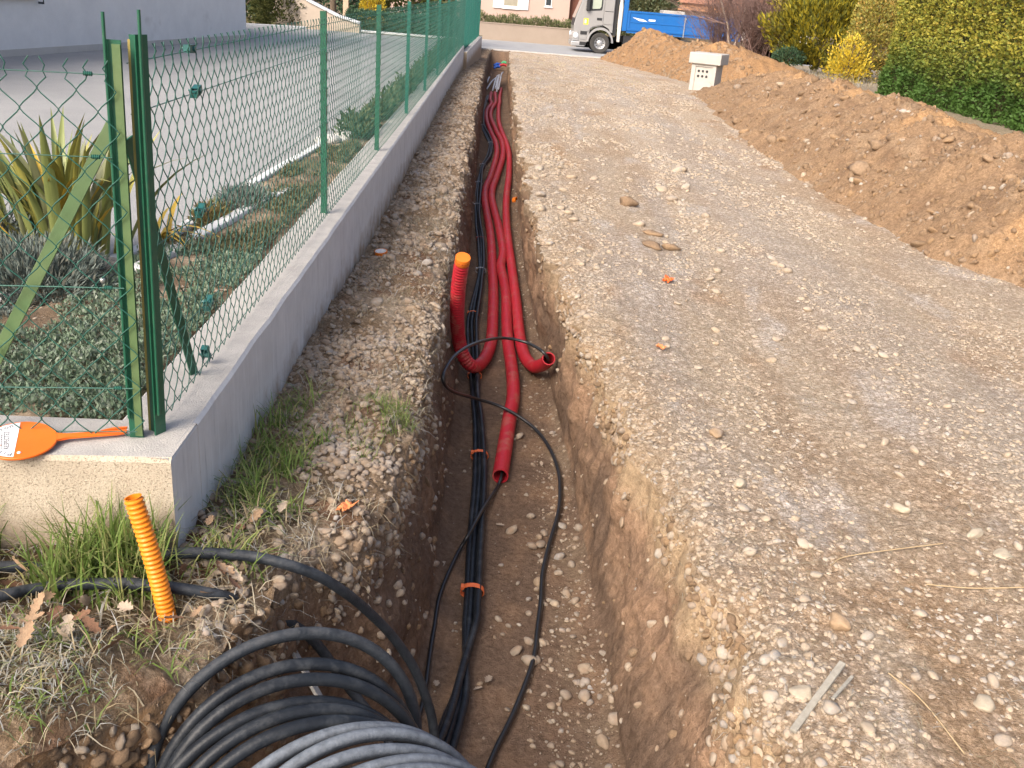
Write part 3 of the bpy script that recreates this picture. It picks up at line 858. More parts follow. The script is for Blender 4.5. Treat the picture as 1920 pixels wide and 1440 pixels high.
def tee(cx, cy, z0, z1, rz=0.0, w=0.034, d=0.034, t=0.005):
    q = Matrix.Rotation(rz, 3, 'Z')
    m = MB()
    m.box((-w / 2, -t / 2, z0), (w / 2, t / 2, z1), q, (cx, cy, 0))
    m.box((-t / 2, t / 2, z0), (t / 2, d, z1 - 0.003), q, (cx, cy, 0))
    return m

def lattice(name, p0, p1, z0, z1, w, h, m, parent, fine_to=4.0, r=0.0014, barb=0.05, side=1, sag=0.004):
    p0, p1 = np.array(p0, float), np.array(p1, float)
    L = np.linalg.norm(p1 - p0); u = (p1 - p0) / L; nrm = np.array([-u[1], u[0]]) * side
    K = int(L / (w / 2))
    Vs, Fs, off = [], [], 0
    for k in range(K + 1):
        s0 = k * w / 2
        fine = s0 < fine_to
        per = 8 if fine else 4
        nz = int((z1 - z0) / h * per)
        z = z0 + np.arange(nz + 1) * h / per
        ph = 2 * np.pi * (z - z0) / h + (np.pi if k % 2 else 0)
        tri = np.arcsin(np.clip(0.96 * np.cos(ph), -1, 1)) / 1.2870
        s = s0 + (w / 4 + 0.0012) * tri + sag * float(noise3(s0 * 3, 0.3, 0.7)) + sag * 0.8 * noise3(s0 * 2, z * 4, 0.2)
        o = 0.0028 * np.sin(ph)
        # knuckled or twisted end above the last row
        if barb and fine or barb and s0 < 12:
            e = np.array([0.3, 0.6, 1.0])
            z = np.concatenate([z, z[-1] + barb * e])
            flip = 1 if (k % 2) else -1
            s = np.concatenate([s, s[-1] + np.array([0.006, -0.002, 0.011]) * flip * (1 if noise3(s0 * 9, 2, 2) > -0.3 else -1)])
            o = np.concatenate([o, np.array([0.003, -0.003, 0.002])])
        path = np.stack([p0[0] + u[0] * s + nrm[0] * o, p0[1] + u[1] * s + nrm[1] * o, z], 1)
        v, f = tube_np(path, r, 4 if fine else 3, (nrm[0], nrm[1], 0.01))
        Vs.append(v); Fs.append(f + off); off += len(v)
    me = mesh_np(name, np.vstack(Vs), np.vstack(Fs), True)
    return link(name, me, m, parent)

def line_wire(parent, pts, r=0.0017):
    m = MB(); m.tube(spline(pts, 0.15), r, 5)
    return m.build('line_wire', m_wire, parent, smooth=True)

def tensioner(parent, at, ang=0.0, tilt=0.0, s=1.0):
    q = Euler((0, tilt, ang)).to_matrix()
    m = MB()
    a, b, c = 0.030 * s, 0.012 * s, 0.012 * s
    m.box((-a, -b, -c), (a, -b + 0.002, c), q, at).box((-a, b - 0.002, -c), (a, b, c), q, at)
    m.box((-a, -b, -c), (-a + 0.002, b, c), q, at)
    m.box((-a * 0.2, -b, c - 0.002), (a, b, c), q, at)
    ax = q @ Vector((0, 1, 0))
    m.lathe([(0.0, -0.017 * s), (0.008 * s, -0.017 * s), (0.008 * s, 0.017 * s), (0.0, 0.017 * s)], tuple(Vector(at) + q @ Vector((0.006, 0, 0))), tuple(ax), 12)
    m.lathe([(0.0, 0.017 * s), (0.004 * s, 0.017 * s), (0.004 * s, 0.026 * s), (0.0, 0.026 * s)], tuple(Vector(at) + q @ Vector((0.006, 0, 0))), tuple(ax), 6)
    return m.build('wire_tensioner', m_tens, parent)

# fence along the lane side
f1 = empty('chain_link_fence', (-1.02, 2.55, 0.43), 'long green wire fence on the wall running beside the trench', 'fence')
def local(parent, o):
    o.matrix_parent_inverse = Matrix.Translation(-Vector(parent.location)); return o
for o_ in [tee(-0.972, 2.560, 0.42, 1.575, R(62), 0.040, 0.040).build('post', m_green, f1)]:
    local(f1, o_)
for k, y in enumerate([5.595, 8.0, 10.53, 13.05, 15.5, 18.0, 20.5, 22.9, 24.1]):
    x = np.interp(y, [2.5, 8, 24], [-1.016, -1.02, -1.10])
    local(f1, tee(x, y, 0.42, 1.57, R(90), 0.034, 0.034).build('post', m_green if k < 2 else m_teal, f1))
m_ = MB(); m_.box((-1.012, 2.575, 0.43), (-0.990, 2.581, 1.56)).box((-1.004, 2.5812, 0.43), (-0.999, 2.606, 1.55))
local(f1, m_.build('post', m_gold, f1))['label'] = 'corner post coloured in sunlit gold'
m_ = MB()
def bar(m, a, b, w, t, up=(0, 0, 1)):
    a, b = Vector(a), Vector(b); d = (b - a); L = d.length; d.normalize()
    s = d.cross(Vector(up)).normalized(); n = s.cross(d)
    q = Matrix((s, n, d)).transposed()
    return m.box((-w / 2, -t / 2, 0), (w / 2, t / 2, L), q, a)
local(f1, bar(MB(), (-1.018, 2.62, 1.30), (-1.018, 3.04, 0.425), 0.006, 0.036, (0.2, 0, 1)).build('brace', m_green, f1, bevel=0.0015))
m_ = MB(); m_.tube([(-0.968, 2.545, 0.5), (-0.968, 2.545, 1.05), (-0.968, 2.545, 1.635)], 0.0045, 8)
local(f1, m_.build('rod', m_green, f1, smooth=True))
la = lattice('mesh', (-0.982, 2.60), (-1.06, 24.1), 0.445, 1.49, 0.075, 0.095, m_wire, f1, 4.2, 0.0017, 0.05, 1)
local(f1, la)
for z in (1.50, 1.37, 0.98, 0.66, 0.45):
    local(f1, line_wire(f1, [(-0.99, 2.58, z), (-1.005, 5.6, z + 0.004), (-1.01, 8, z), (-1.03, 13, z), (-1.065, 24.1, z)]))
for (y, z, t) in ((3.13, 1.505, 0.05), (3.17, 1.372, -0.25), (3.15, 0.985, -0.3), (3.18, 0.645, -0.5), (3.12, 0.475, 1.2)):
    local(f1, tensioner(f1, (-1.0, y, z), R(90), t))
# ring of the front fence
f2 = empty('chain_link_fence', (-1.05, 2.53, 0.43), 'wide meshed green wire fence on the front wall left of the corner post', 'fence')
local(f2, tee(-1.030, 2.525, 0.42, 1.56, R(4), 0.040, 0.034).build('post', m_green, f2))
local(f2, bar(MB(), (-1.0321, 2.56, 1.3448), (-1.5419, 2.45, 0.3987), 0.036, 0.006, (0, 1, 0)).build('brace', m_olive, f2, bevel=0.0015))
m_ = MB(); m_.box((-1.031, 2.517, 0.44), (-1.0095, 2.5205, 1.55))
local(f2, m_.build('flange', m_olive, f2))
m_ = MB(); m_.tube([(-1.044, 2.512, 0.5), (-1.045, 2.512, 1.05), (-1.046, 2.512, 1.625)], 0.0045, 8)
local(f2, m_.build('rod', m_green, f2, smooth=True))
e0 = np.array((-1.02, 2.505)); e1 = np.array((-4.4, 2.505 - 0.10 * 3.345))
local(f2, lattice('mesh', e0, e1, 0.445, 1.47, 0.096, 0.104, m_wire, f2, 3.2, 0.0020, 0.05, -1, 0.006))
dirf = (e1 - e0) / np.linalg.norm(e1 - e0)
for z, r in ((1.475, 0.0014), (1.265, 0.0014), (0.905, 0.0022), (0.60, 0.0022), (0.46, 0.0014)):
    local(f2, line_wire(f2, [(e0[0], e0[1], z), (e0[0] + dirf[0] * 1.0, e0[1] + dirf[1] * 1.0, z - 0.012), (e1[0], e1[1], z)], r))
for z in (1.475, 1.265, 0.905, 0.60):
    m_ = MB()
    m_.lathe([(0.0035, 0)] + [(0.0065 - 0.0018 * (k % 2), 0.0024 * k) for k in range(9)] + [(0.0035, 0.0216)], (e0[0] - 0.052, e0[1] - 0.004, z), (1, 0.1, 0), 10)
    local(f2, m_.build('wire_wrap', m_wire, f2))
for (x, y, z) in ((-1.037, 2.572, 1.262), (-1.078, 2.505, 0.925)):
    m_ = MB(); m_.lathe([(0, -0.004), (0.006, -0.004), (0.0085, 0), (0.006, 0.005), (0, 0.007)], (x, y, z), (0.2, -1, 0.3), 10)
    local(f2, m_.build('bolt', m_zinc, f2, smooth=True))
# the corner posts lean a little to the right
for par in (f1, f2):
    for o in par.children:
        if o.name.split('.')[0] in ('post', 'rod', 'flange') and o.data.vertices[0].co.y < 3.0:
            for v in o.data.vertices:
                v.co.x += 0.030 * max(0.0, v.co.z - 0.43) / 1.14
# far fence beyond the wall's end
f3 = empty('mesh_fence', (-1.1, 24.8, 0.3), 'far teal mesh fence on the short wall near the road', 'fence')
for k, y in enumerate([24.9, 27.0, 29.2, 31.3, 33.3]):
    x = np.interp(y, [24.6, 33.4], [-1.09, -0.96])
    local(f3, tee(x, y, 0.25, 1.62 - 0.02 * k, R(90), 0.05, 0.05).build('post', m_teal, f3))
local(f3, lattice('mesh', (-1.09, 24.9), (-0.96, 33.3), 0.28, 1.52, 0.06, 0.06, m_teal, f3, 0.0, 0.0028, 0, 1))

# ------------------------------------------------------------------ conduits and cables in the trench
def conduit(name, path, r, m, label, group, rib_from=None, rib=0.0006, rib_hi=None, pitch=0.017, open_end=True, cat='conduit', near=9.5, inner=None):
    """path runs from the far end to the near end; ribs are real on the near part"""
    p = spline(path, 0.03)
    d = np.concatenate([[0], np.cumsum(np.linalg.norm(np.diff(p, axis=0), axis=1))])
    first = np.argmax(p[:, 1] < near)
    s = np.concatenate([d[:first], np.arange(d[first], d[-1], pitch / 4.0)])
    q = np.stack([np.interp(s, d, p[:, k]) for k in range(3)], 1)
    amp = np.where(s >= d[first], rib, 0.0)
    if rib_from is not None:
        amp = amp + (rib_hi - rib) * sstep(rib_from, rib_from + 0.25, s - d[-1])
    rad = r + amp * np.sin(2 * np.pi * s / pitch)
    m_ = MB(); sides = 16
    v, f = tube_np(q, rad, sides); m_.add(v, f)
    root = m_
    if open_end:
        k = max(4, int(0.22 / (pitch / 4)))
        vi, fi = tube_np(q, rad * 0 + r * 0.84, sides)
        vi = vi[-k * sides:]; m_.add(vi, [tuple(reversed(t)) for t in (fi[:(k - 1) * sides])])
        ro, ri = v[-sides:], vi[-sides:]
        m_.add(np.vstack([ro, ri]), [(i, (i + 1) % sides, sides + (i + 1) % sides, sides + i) for i in range(sides)])
        c = vi[:sides]; m_.add(np.vstack([c, c.mean(0)[None]]), [(i, (i + 1) % sides, sides) for i in range(sides)])
    o = m_.build(name, m, smooth=True)
    tag(o, label, cat, group)
    return o, q
m_red = mat('red_polyethylene', (0.43, 0.018, 0.030), (0.36, 0.015, 0.026), 9, 0.5, 0.08, 300, spec=0.35, dirt=((0.33, 0.16, 0.11), 11, 0.52, 0.82))
m_orange = mat('orange_plastic', (0.72, 0.19, 0.02), (0.66, 0.16, 0.015), 15, 0.45, 0.05, 200)
G_RED = 'red conduits in the trench'
RA = [(-0.3647, 27.9758, -0.9972), (-0.35, 25.5198, -0.9192), (-0.2952, 23.9917, -0.8714), (-0.3604, 22.1294, -0.8161), (-0.3251, 20.0395, -0.7672), (-0.1865, 18.0047, -0.7476), (-0.0772, 16.7071, -0.7432), (-0.05, 15.4456, -0.7409), (-0.109, 13.6111, -0.7391), (-0.1565, 12.7184, -0.7385), (-0.1528, 12.0126, -0.7382), (-0.1035, 11.094, -0.7376), (-0.0472, 10.2267, -0.7375), (-0.0142, 9.426, -0.7371), (0.0042, 8.7301, -0.7371), (0.0265, 8.0403, -0.7369), (0.0354, 7.273, -0.7366), (0.0329, 6.7292, -0.7367)] + [(-0.0068, 6.3182, -0.72), (-0.0728, 6.0396, -0.68), (-0.1454, 5.9848, -0.6), (-0.1884, 5.98, -0.4761), (-0.2069, 5.85, -0.2676), (-0.2052, 5.72, -0.0359), (-0.1929, 5.64, 0.1287), (-0.1823, 5.6, 0.2123)]
ca, qa = conduit('red_conduit', RA, 0.045, m_red, 'red ribbed conduit bent back up the bank with an orange end cap', G_RED, -1.15, 0.0008, 0.0040, open_end=False, pitch=0.023)
dcap = (qa[-1] - qa[-20]) / np.linalg.norm(qa[-1] - qa[-20])
m_ = MB(); m_.lathe([(0.0462, -0.040), (0.0475, -0.038), (0.0475, 0.012), (0.0465, 0.014), (0.0, 0.0142)], tuple(qa[-1]), tuple(dcap), 24)
m_.build('end_cap', m_orange, ca, angle=35)
RB = [(-0.2588, 28.0973, -1.0011), (-0.1972, 24.5929, -0.89), (-0.2566, 22.4985, -0.8267), (-0.247, 20.6196, -0.7781), (-0.1022, 18.43, -0.7498), (0.0238, 16.9491, -0.7438), (0.0541, 15.4939, -0.7409), (-0.0167, 13.6489, -0.7391), (-0.0628, 12.7546, -0.7386), (-0.0651, 12.1117, -0.7382), (-0.0177, 11.3294, -0.7377), (0.0445, 10.5096, -0.7374), (0.0946, 9.6328, -0.7373), (0.103, 9.2898, -0.7371), (0.0856, 8.8453, -0.7369), (0.1149, 8.415, -0.737), (0.1422, 7.9091, -0.7369), (0.1495, 7.2978, -0.7366), (0.16, 6.7666, -0.7367), (0.1848, 6.3112, -0.7364), (0.1996, 5.9624, -0.7364), (0.199, 5.6686, -0.7363), (0.178, 5.3873, -0.7363), (0.1528, 5.0037, -0.7362), (0.1253, 4.5815, -0.7363)]
cb, qb = conduit('red_conduit', RB, 0.045, m_red, 'red conduit lying straight with its open end nearest the cable coil', G_RED)
RC = [(-0.0891, 30.2481, -1.0703), (-0.1062, 26.5546, -0.9519), (-0.0897, 24.7, -0.8935), (-0.1007, 23.0753, -0.8437), (-0.0688, 20.016, -0.7668), (0.0237, 18.1229, -0.7482), (0.1197, 16.6818, -0.743), (0.1591, 15.3825, -0.7407), (0.154, 13.6339, -0.7391), (0.1343, 12.6438, -0.7384), (0.1244, 11.6873, -0.738), (0.1354, 10.671, -0.7375), (0.1621, 9.6965, -0.7372), (0.1848, 9.0674, -0.737), (0.2143, 8.2504, -0.7368), (0.2351, 7.6128, -0.7367), (0.2489, 7.0427, -0.7365), (0.2664, 6.67, -0.7366)] + [(0.2933, 6.3753, -0.72), (0.3407, 6.1513, -0.69), (0.3851, 6.0298, -0.63), (0.4082, 5.9079, -0.56), (0.4201, 5.811, -0.49)]
cc, qc = conduit('red_conduit', RC, 0.045, m_red, 'red conduit curling right, open end against the trench side', G_RED)

m_cable = mat('black_cable_sheath', (0.010, 0.012, 0.016), (0.019, 0.023, 0.029), 18, 0.40, 0.15, 120, spec=0.22, dirt=((0.075, 0.08, 0.085), 11, 0.50, 0.85))
m_dusty = mat('dusty_cable_sheath', (0.013, 0.016, 0.021), (0.028, 0.034, 0.042), 26, 0.5, 0.3, 140, spec=0.22, frost=(24.0, 0.35, 0.85, 0.12))
m_frosty = mat('frosted_cable_sheath', (0.016, 0.020, 0.028), (0.035, 0.042, 0.052), 30, 0.6, 0.35, 160, spec=0.35, frost=(46.0, 0.0, 0.95, 0.40, (0.46, 0.52, 0.60)))
m_thin = mat('black_cable', (0.010, 0.011, 0.012), (0.018, 0.019, 0.021), 14, 0.35, spec=0.55)
def cable(name, pts, r, m, label, group=None, sides=10, step=0.02):
    m_ = MB(); m_.tube(spline(pts, step), r, sides)
    return tag(m_.build(name, m, smooth=True), label, 'cable', group)

core = [(-0.4263, 27.2691, -0.9907), (-0.4396, 24.5652, -0.9052), (-0.4599, 22.2284, -0.8349), (-0.3645, 19.0501, -0.7706), (-0.2495, 17.7272, -0.7623), (-0.171, 16.7683, -0.7593), (-0.1717, 15.4894, -0.757), (-0.2473, 14.4475, -0.7558), (-0.2621, 13.3455, -0.7549), (-0.2563, 12.4697, -0.7544), (-0.2357, 11.6364, -0.754), (-0.1902, 10.6358, -0.7536), (-0.1434, 9.8997, -0.7533), (-0.1196, 9.2874, -0.7531), (-0.105, 8.7951, -0.753), (-0.1115, 8.1904, -0.753), (-0.1281, 7.45, -0.7526), (-0.13, 7.1508, -0.7527), (-0.108, 6.6854, -0.7528), (-0.0682, 6.0307, -0.7526), (-0.0486, 5.6811, -0.7524), (-0.0189, 5.3104, -0.7522), (0.0028, 4.8265, -0.7523), (0.0103, 4.4917, -0.7523), (0.0073, 4.1544, -0.7522), (0.0068, 3.7964, -0.7523), (0.0112, 3.4807, -0.7523), (0.0103, 3.267, -0.752)]
core = np.array(core)
ends = [[[(-0.0214, 2.8642, -0.74), (-0.056, 2.6819, -0.72), (-0.0854, 2.5148, -0.7), (-0.1191, 2.3526, -0.66)], [(-0.005, 2.8771, -0.75), (-0.0281, 2.6922, -0.74), (-0.0563, 2.5126, -0.72), (-0.0782, 2.3487, -0.7)], [(0.0115, 2.867, -0.74), (-0.0026, 2.6942, -0.74), (-0.0309, 2.51, -0.74), (-0.0545, 2.3659, -0.74)], [(-0.0067, 2.9649, -0.72), (-0.03, 2.7595, -0.7), (-0.0584, 2.5723, -0.68), (-0.0929, 2.4246, -0.66)]]][0]
G_BL = 'black power cables bundled along the trench floor'
sp = spline(core, 0.12)
T_ = np.gradient(sp, axis=0); T_ /= np.linalg.norm(T_, axis=1)[:, None]
Sx = np.stack([T_[:, 1], -T_[:, 0], 0 * T_[:, 0]], 1)
dn_ = np.concatenate([[0], np.cumsum(np.linalg.norm(np.diff(sp, axis=0), axis=1))]); dn_ = dn_[-1] - dn_
for k in range(4):
    ph = k * 1.7
    pinch = 0.55 + 0.45 * np.abs(np.sin(dn_ * 1.15 + 0.3))
    lat = ((k % 3) - 1) * 0.030 * pinch + 0.006 * np.sin(dn_ * 1.3 + ph)
    hz = np.where(k == 3, 0.030, 0.0) + 0.004 * np.sin(dn_ * 0.9 + ph) - 0.008
    q = sp + Sx * lat[:, None]; q[:, 2] += hz
    q = np.vstack([q, np.array(ends[k])])
    cable('black_cable', q, 0.0155, m_cable, 'thick black power cable in the tied bundle left of the red conduits', G_BL, 9, 0.03)
m_tie = mat('orange_tape', (0.75, 0.17, 0.05), (0.66, 0.13, 0.04), 30, 0.5, 0.1, 100)
m_tieg = mat('pale_tape', (0.42, 0.42, 0.42), (0.32, 0.32, 0.33), 30, 0.5)
m_tied = mat('dark_red_tape', (0.25, 0.05, 0.035), (0.2, 0.04, 0.03), 30, 0.5)
def tie(px, m, label, w=0.022, big=1.0):
    c = np.array(px); i = np.argmin(np.linalg.norm(sp - c, axis=1)); c = sp[i]; t = T_[i]; s = Sx[i]
    th = np.linspace(0, 2 * np.pi, 20, endpoint=False)
    ring = lambda g, kk: c + t * g + np.outer(np.cos(th), s) * 0.049 * kk * big + np.outer(np.sin(th), [0, 0, 1]) * 0.031 * kk * big + np.array([0, 0, 0.006])
    m_ = MB(); n = 20
    vs = np.vstack([ring(-w / 2, 1.0), ring(-w / 2 - .0005, 1.04), ring(w / 2 + .0005, 1.05), ring(w / 2, 1.0)])
    m_.add(vs, [(a * n + j, a * n + (j + 1) % n, (a + 1) * n + (j + 1) % n, (a + 1) * n + j) for a in range(3) for j in range(n)])
    m_.box((-0.004, -w / 2, 0.0), (0.010, w / 2, 0.012), None, c + s * 0.046 * big + np.array([0, 0, 0.02]))
    return tag(m_.build('cable_tie', m, smooth=False), label, 'cable tie', 'ties round the black cable bundle')
tie((0.0136, 3.4808, -0.7522), m_tie, 'broad orange tie round the black cables, nearest the coil', 0.030, 1.05)
tie((0.0092, 4.8208, -0.7524), m_tie, 'orange tie on the black cables beside the open red conduit end', 0.028, 1.02)
tie((-0.0665, 5.9824, -0.7525), m_tie, 'small orange tie just below the bent red conduit', 0.018)
tie((-0.1255, 7.3809, -0.7526), m_tie, 'orange tie between the upturned conduit and the left straight one', 0.022)
tie((-0.1434, 9.8997, -0.7533), m_tied, 'dark red tie on the cables just beyond the orange conduit cap', 0.022)
tie((-0.1034, 8.7393, -0.7531), m_tieg, 'pale grey tie on the cables level with the orange cap', 0.022)
for (q_, l_) in (((-0.2291, 11.6386, -0.754), 'thin pale tie at the left bulge of the cable bundle'), ((-0.2523, 13.0314, -0.7547), 'thin pale tie just past the left bulge of the cables'), ((-0.2473, 14.4475, -0.7558), 'thin pale tie at the slant of the cable bundle'), ((-0.1803, 16.7642, -0.7594), 'thin pale tie at the right bulge of the cable bundle'), ((-0.3645, 19.0501, -0.7706), 'thin pale tie farthest along the cable bundle')):
    tie(q_, m_tieg, l_, 0.030, 1.0)

# thin black cable looping out of the right conduit, and another from the middle conduit
cable('thin_cable', [(0.4068, 5.9786, -0.6), (0.4173, 5.8066, -0.5), (0.3887, 5.7546, -0.44), (0.3355, 5.811, -0.42), (0.2396, 5.8875, -0.41), (0.0943, 5.8386, -0.38), (-0.0656, 5.4729, -0.29), (-0.1712, 5.1627, -0.25), (-0.2223, 4.9245, -0.25), (-0.2287, 4.814, -0.28), (-0.1829, 4.9491, -0.4), (-0.0614, 5.2787, -0.58), (0.0946, 5.3585, -0.655), (0.2314, 5.2881, -0.69), (0.3456, 5.1818, -0.73), (0.4185, 4.9797, -0.7472), (0.4539, 4.7202, -0.7425), (0.4562, 4.5151, -0.7423), (0.4354, 4.2529, -0.7473), (0.3711, 3.9251, -0.7605), (0.3351, 3.6958, -0.7623), (0.3214, 3.4867, -0.7625), (0.3018, 3.2941, -0.7623), (0.2839, 3.1173, -0.7624), (0.2482, 2.9526, -0.7622), (0.1907, 2.7531, -0.7621), (0.1273, 2.5694, -0.7622), (0.0893, 2.4203, -0.7622), (0.0517, 2.2194, -0.7622)],
    0.0105, m_thin, 'thin black cable looping out of the right red conduit', 'thin black cables')
cable('thin_cable', [(0.1535, 4.862, -0.735), (0.1314, 4.5891, -0.74), (0.1107, 4.5098, -0.7683), (0.0372, 4.1672, -0.71), (-0.0214, 3.8982, -0.69), (-0.0623, 3.8483, -0.7521), (-0.1115, 3.6077, -0.7524), (-0.1353, 3.4264, -0.7525), (-0.1399, 3.2387, -0.7524), (-0.1442, 3.066, -0.7523), (-0.1455, 2.8765, -0.752), (-0.1517, 2.7593, -0.752), (-0.1696, 2.6537, -0.7524), (-0.2061, 2.5591, -0.7519)],
    0.0095, m_thin, 'thin black cable leaving the open middle red conduit', 'thin black cables')
# two thick cables crossing the turf from the left
cable('black_cable', [(-1.531, 2.1289, 0.17), (-1.3205, 2.2174, 0.155), (-1.182, 2.2373, 0.15), (-1.0653, 2.2723, 0.155), (-0.9531, 2.2999, 0.165), (-0.8801, 2.3116, 0.17), (-0.7825, 2.3255, 0.17), (-0.6537, 2.3308, 0.165), (-0.5499, 2.3258, 0.15), (-0.4613, 2.351, 0.1), (-0.3936, 2.3953, 0.02), (-0.3311, 2.4592, -0.09), (-0.2506, 2.5257, -0.24), (-0.1777, 2.5496, -0.38), (-0.1291, 2.5442, -0.5), (-0.098, 2.5274, -0.6), (-0.0847, 2.4943, -0.68), (-0.083, 2.4335, -0.74)],
    0.0165, m_dusty, 'dusty black cable arching over the turf and down into the trench')
cable('black_cable', [(-1.474, 1.9836, 0.16), (-1.2486, 2.0755, 0.165), (-1.2037, 2.1253, 0.15), (-1.1043, 2.1702, 0.145), (-0.9533, 2.1626, 0.165), (-0.8794, 2.1604, 0.165), (-0.8074, 2.1625, 0.16), (-0.7374, 2.1709, 0.145), (-0.6777, 2.2006, 0.11), (-0.6142, 2.3146, -0.01), (-0.5592, 2.3478, -0.07), (-0.511, 2.3783, -0.13), (-0.4634, 2.4131, -0.22), (-0.3967, 2.4222, -0.34), (-0.3249, 2.4118, -0.44), (-0.2604, 2.3989, -0.52), (-0.2007, 2.3561, -0.6)],
    0.0165, m_dusty, 'black cable lying behind the orange stub on the dry grass')

# ------------------------------------------------------------------ the coil of cable in the pit
coil = empty('cable_coil', (-0.35, 1.80, -0.62), 'big loose coil of thick black cable, frosted on its near turns', 'cable coil')
Cs = [(-0.462, 1.955, -0.185, .352), (-0.450, 1.925, -0.190, .352), (-0.429, 1.846, -0.237, .350), (-0.401, 1.812, -0.247, .353), (-0.425, 1.752, -0.268, .351), (-0.389, 1.719, -0.277, .353), (-0.340, 1.699, -0.280, .354), (-0.278, 1.684, -0.282, .353), (-0.230, 1.660, -0.286, .352), (-0.198, 1.626, -0.292, .355), (-0.162, 1.594, -0.297, .359), (-0.140, 1.560, -0.305, .36), (-0.115, 1.528, -0.312, .36), (-0.09, 1.495, -0.32, .358)]
axis_c = np.array([.43, -.87, .25]); axis_c /= np.linalg.norm(axis_c)
ea = np.cross(axis_c, [0, 0, 1.0]); ea /= np.linalg.norm(ea); eb = np.cross(axis_c, ea)
if eb[2] < 0: eb = -eb
Ca = np.array(Cs)
for k in range(1, len(Cs) - 1):
    t = np.linspace(0, 1, 84)
    th = -np.pi / 2 + 2 * np.pi * t
    w = np.clip(t, 0, 1)[:, None]
    mid0, mid1 = (Ca[k - 1] + Ca[k]) / 2, (Ca[k] + Ca[k + 1]) / 2
    c = 2 * (w - 0.5) * (w - 1) * mid0 + 4 * w * (1 - w) * Ca[k] + 2 * w * (w - 0.5) * mid1
    wob = 1 + 0.022 * np.sin(2 * th + k * 2.1) * np.sin(np.pi * t)
    p = c[:, :3] + (c[:, 3] * wob)[:, None] * (np.cos(th)[:, None] * ea + np.sin(th)[:, None] * eb)
    m_ = MB(); m_.tube(p, 0.0172, 12)
    o = m_.build('turn', m_frosty if k >= 7 else (m_dusty if k == 1 else m_cable), coil, smooth=True)
    local(coil, o)
    if k == 7: o['label'] = 'turn white with frost'
m_lath = mat('grey_wood', (0.36, 0.345, 0.32), (0.26, 0.245, 0.225), 3, 0.9, 0.4, 60, stretch=(1, 12, 12))
lath = bar(MB(), (-0.5726, 2.42, -0.1917), (-0.3935, 2.14, -0.2168), 0.034, 0.010, (0.2, 0.6, 0.5)).build('wooden_lath', m_lath, bevel=0.001)
tag(lath, 'flat grey wooden lath standing behind the cable coil', 'lath')
# ------------------------------------------------------------------ small things
def ground_at(x, y):
    i = int(np.clip(np.searchsorted(ys, y), 0, NY - 1))
    j = int(np.argmin(np.abs(X[i] - x)))
    return float(Z[i, j])

# orange ribbed stub standing in the turf
m_stub = mat('orange_conduit', (0.80, 0.25, 0.015), (0.74, 0.21, 0.012), 12, 0.4, 0.04, 200, dirt=((0.5, 0.22, 0.05), 14, 0.62, 0.85))
b0, b1 = np.array((-0.8152, 2.1032, 0.075)), np.array((-0.8935, 2.13, 0.4619))
Ls = np.linalg.norm(b1 - b0); n_ = 29 * 8
t_ = np.linspace(0, 1, n_)
pth = b0 + (b1 - b0) * t_[:, None] + np.outer(np.sin(np.pi * t_) * 0.006, [1, 0, 0])
rad = 0.0225 + 0.0022 * np.clip(1.6 * np.sin(2 * np.pi * t_ * 29), -1, 1)
m_ = MB(); v, f = tube_np(pth, rad, 24); m_.add(v, f)
vi, fi = tube_np(pth[-60:], 0.0195, 24); m_.add(vi, fi)
m_.add(np.vstack([v[-24:], vi[-24:]]), [(i, (i + 1) % 24, 24 + (i + 1) % 24, 24 + i) for i in range(24)])
tag(m_.build('orange_conduit', m_stub, angle=50), 'orange ribbed conduit stub standing upright in the dry grass', 'conduit')
# torn earth flap at its foot
m_flap = mat('brown_plastic', (0.30, 0.13, 0.06), (0.22, 0.10, 0.05), 10, 0.6)

# orange paddle lying on the wall
m_pad = mat('orange_paddle', (0.84, 0.165, 0.012), (0.78, 0.14, 0.010), 6, 0.42, 0.05, 60)
m_white = mat('white_print', (0.80, 0.80, 0.80), (0.72, 0.73, 0.75), 20, 0.5)
m_ink = mat('dark_ink', (0.05, 0.05, 0.06), (0.08, 0.08, 0.09), 20, 0.6)
pc = np.array((-1.3221, 2.4176, 0.452)); pe = np.array((-1.0646, 2.5332, 0.446))
pd = pe - pc; pd[2] = 0; pd /= np.linalg.norm(pd)
pr = 0.098
pad = empty('paddle', tuple(pc), 'orange round paddle with a white printed sector, lying on the wall corner', 'paddle', None, math.atan2(pd[1], pd[0]))
pad.rotation_euler = (R(7), R(1.0), math.atan2(pd[1], pd[0]))
m_ = MB(); th = np.linspace(0, 2 * np.pi, 65)[:-1]
m_.lathe([(0.0, -0.004), (pr - 0.002, -0.004), (pr, -0.002), (pr, 0.002), (pr - 0.002, 0.004), (0.0, 0.004)], n=64)
m_.build('disc', m_pad, pad, angle=40)
hl = np.linalg.norm(pe - pc)
m_ = MB()
prof = [(pr - 0.006, -0.019), (pr + 0.012, -0.0135), (pr + 0.03, -0.0125), (hl - 0.02, -0.017), (hl, -0.014), (hl + 0.004, -0.004), (hl, 0.004), (pr + 0.03, 0.011), (pr + 0.012, 0.0125), (pr - 0.006, 0.019)]
m_.prism(prof, 2, -0.0035, 0.0035)
m_.build('handle', m_pad, pad, bevel=0.0012)
m_ = MB(); m_.prism([(hl - 0.07, 0.010), (hl + 0.004, 0.013), (hl + 0.006, 0.019), (hl - 0.03, 0.021), (hl - 0.05, 0.017)], 2, -0.003, 0.003)
m_.build('clip', m_pad, pad)
m_ = MB(); ta = np.linspace(R(90), R(260), 40); rr_ = pr * 0.93
poly = [(rr_ * math.cos(a), rr_ * math.sin(a)) for a in ta]
m_.add(np.array([(x, y, 0.0050) for x, y in poly] + [(np.mean([p[0] for p in poly]), 0, 0.0050)]), [(i, (i + 1) % 40, 40) for i in range(40)])
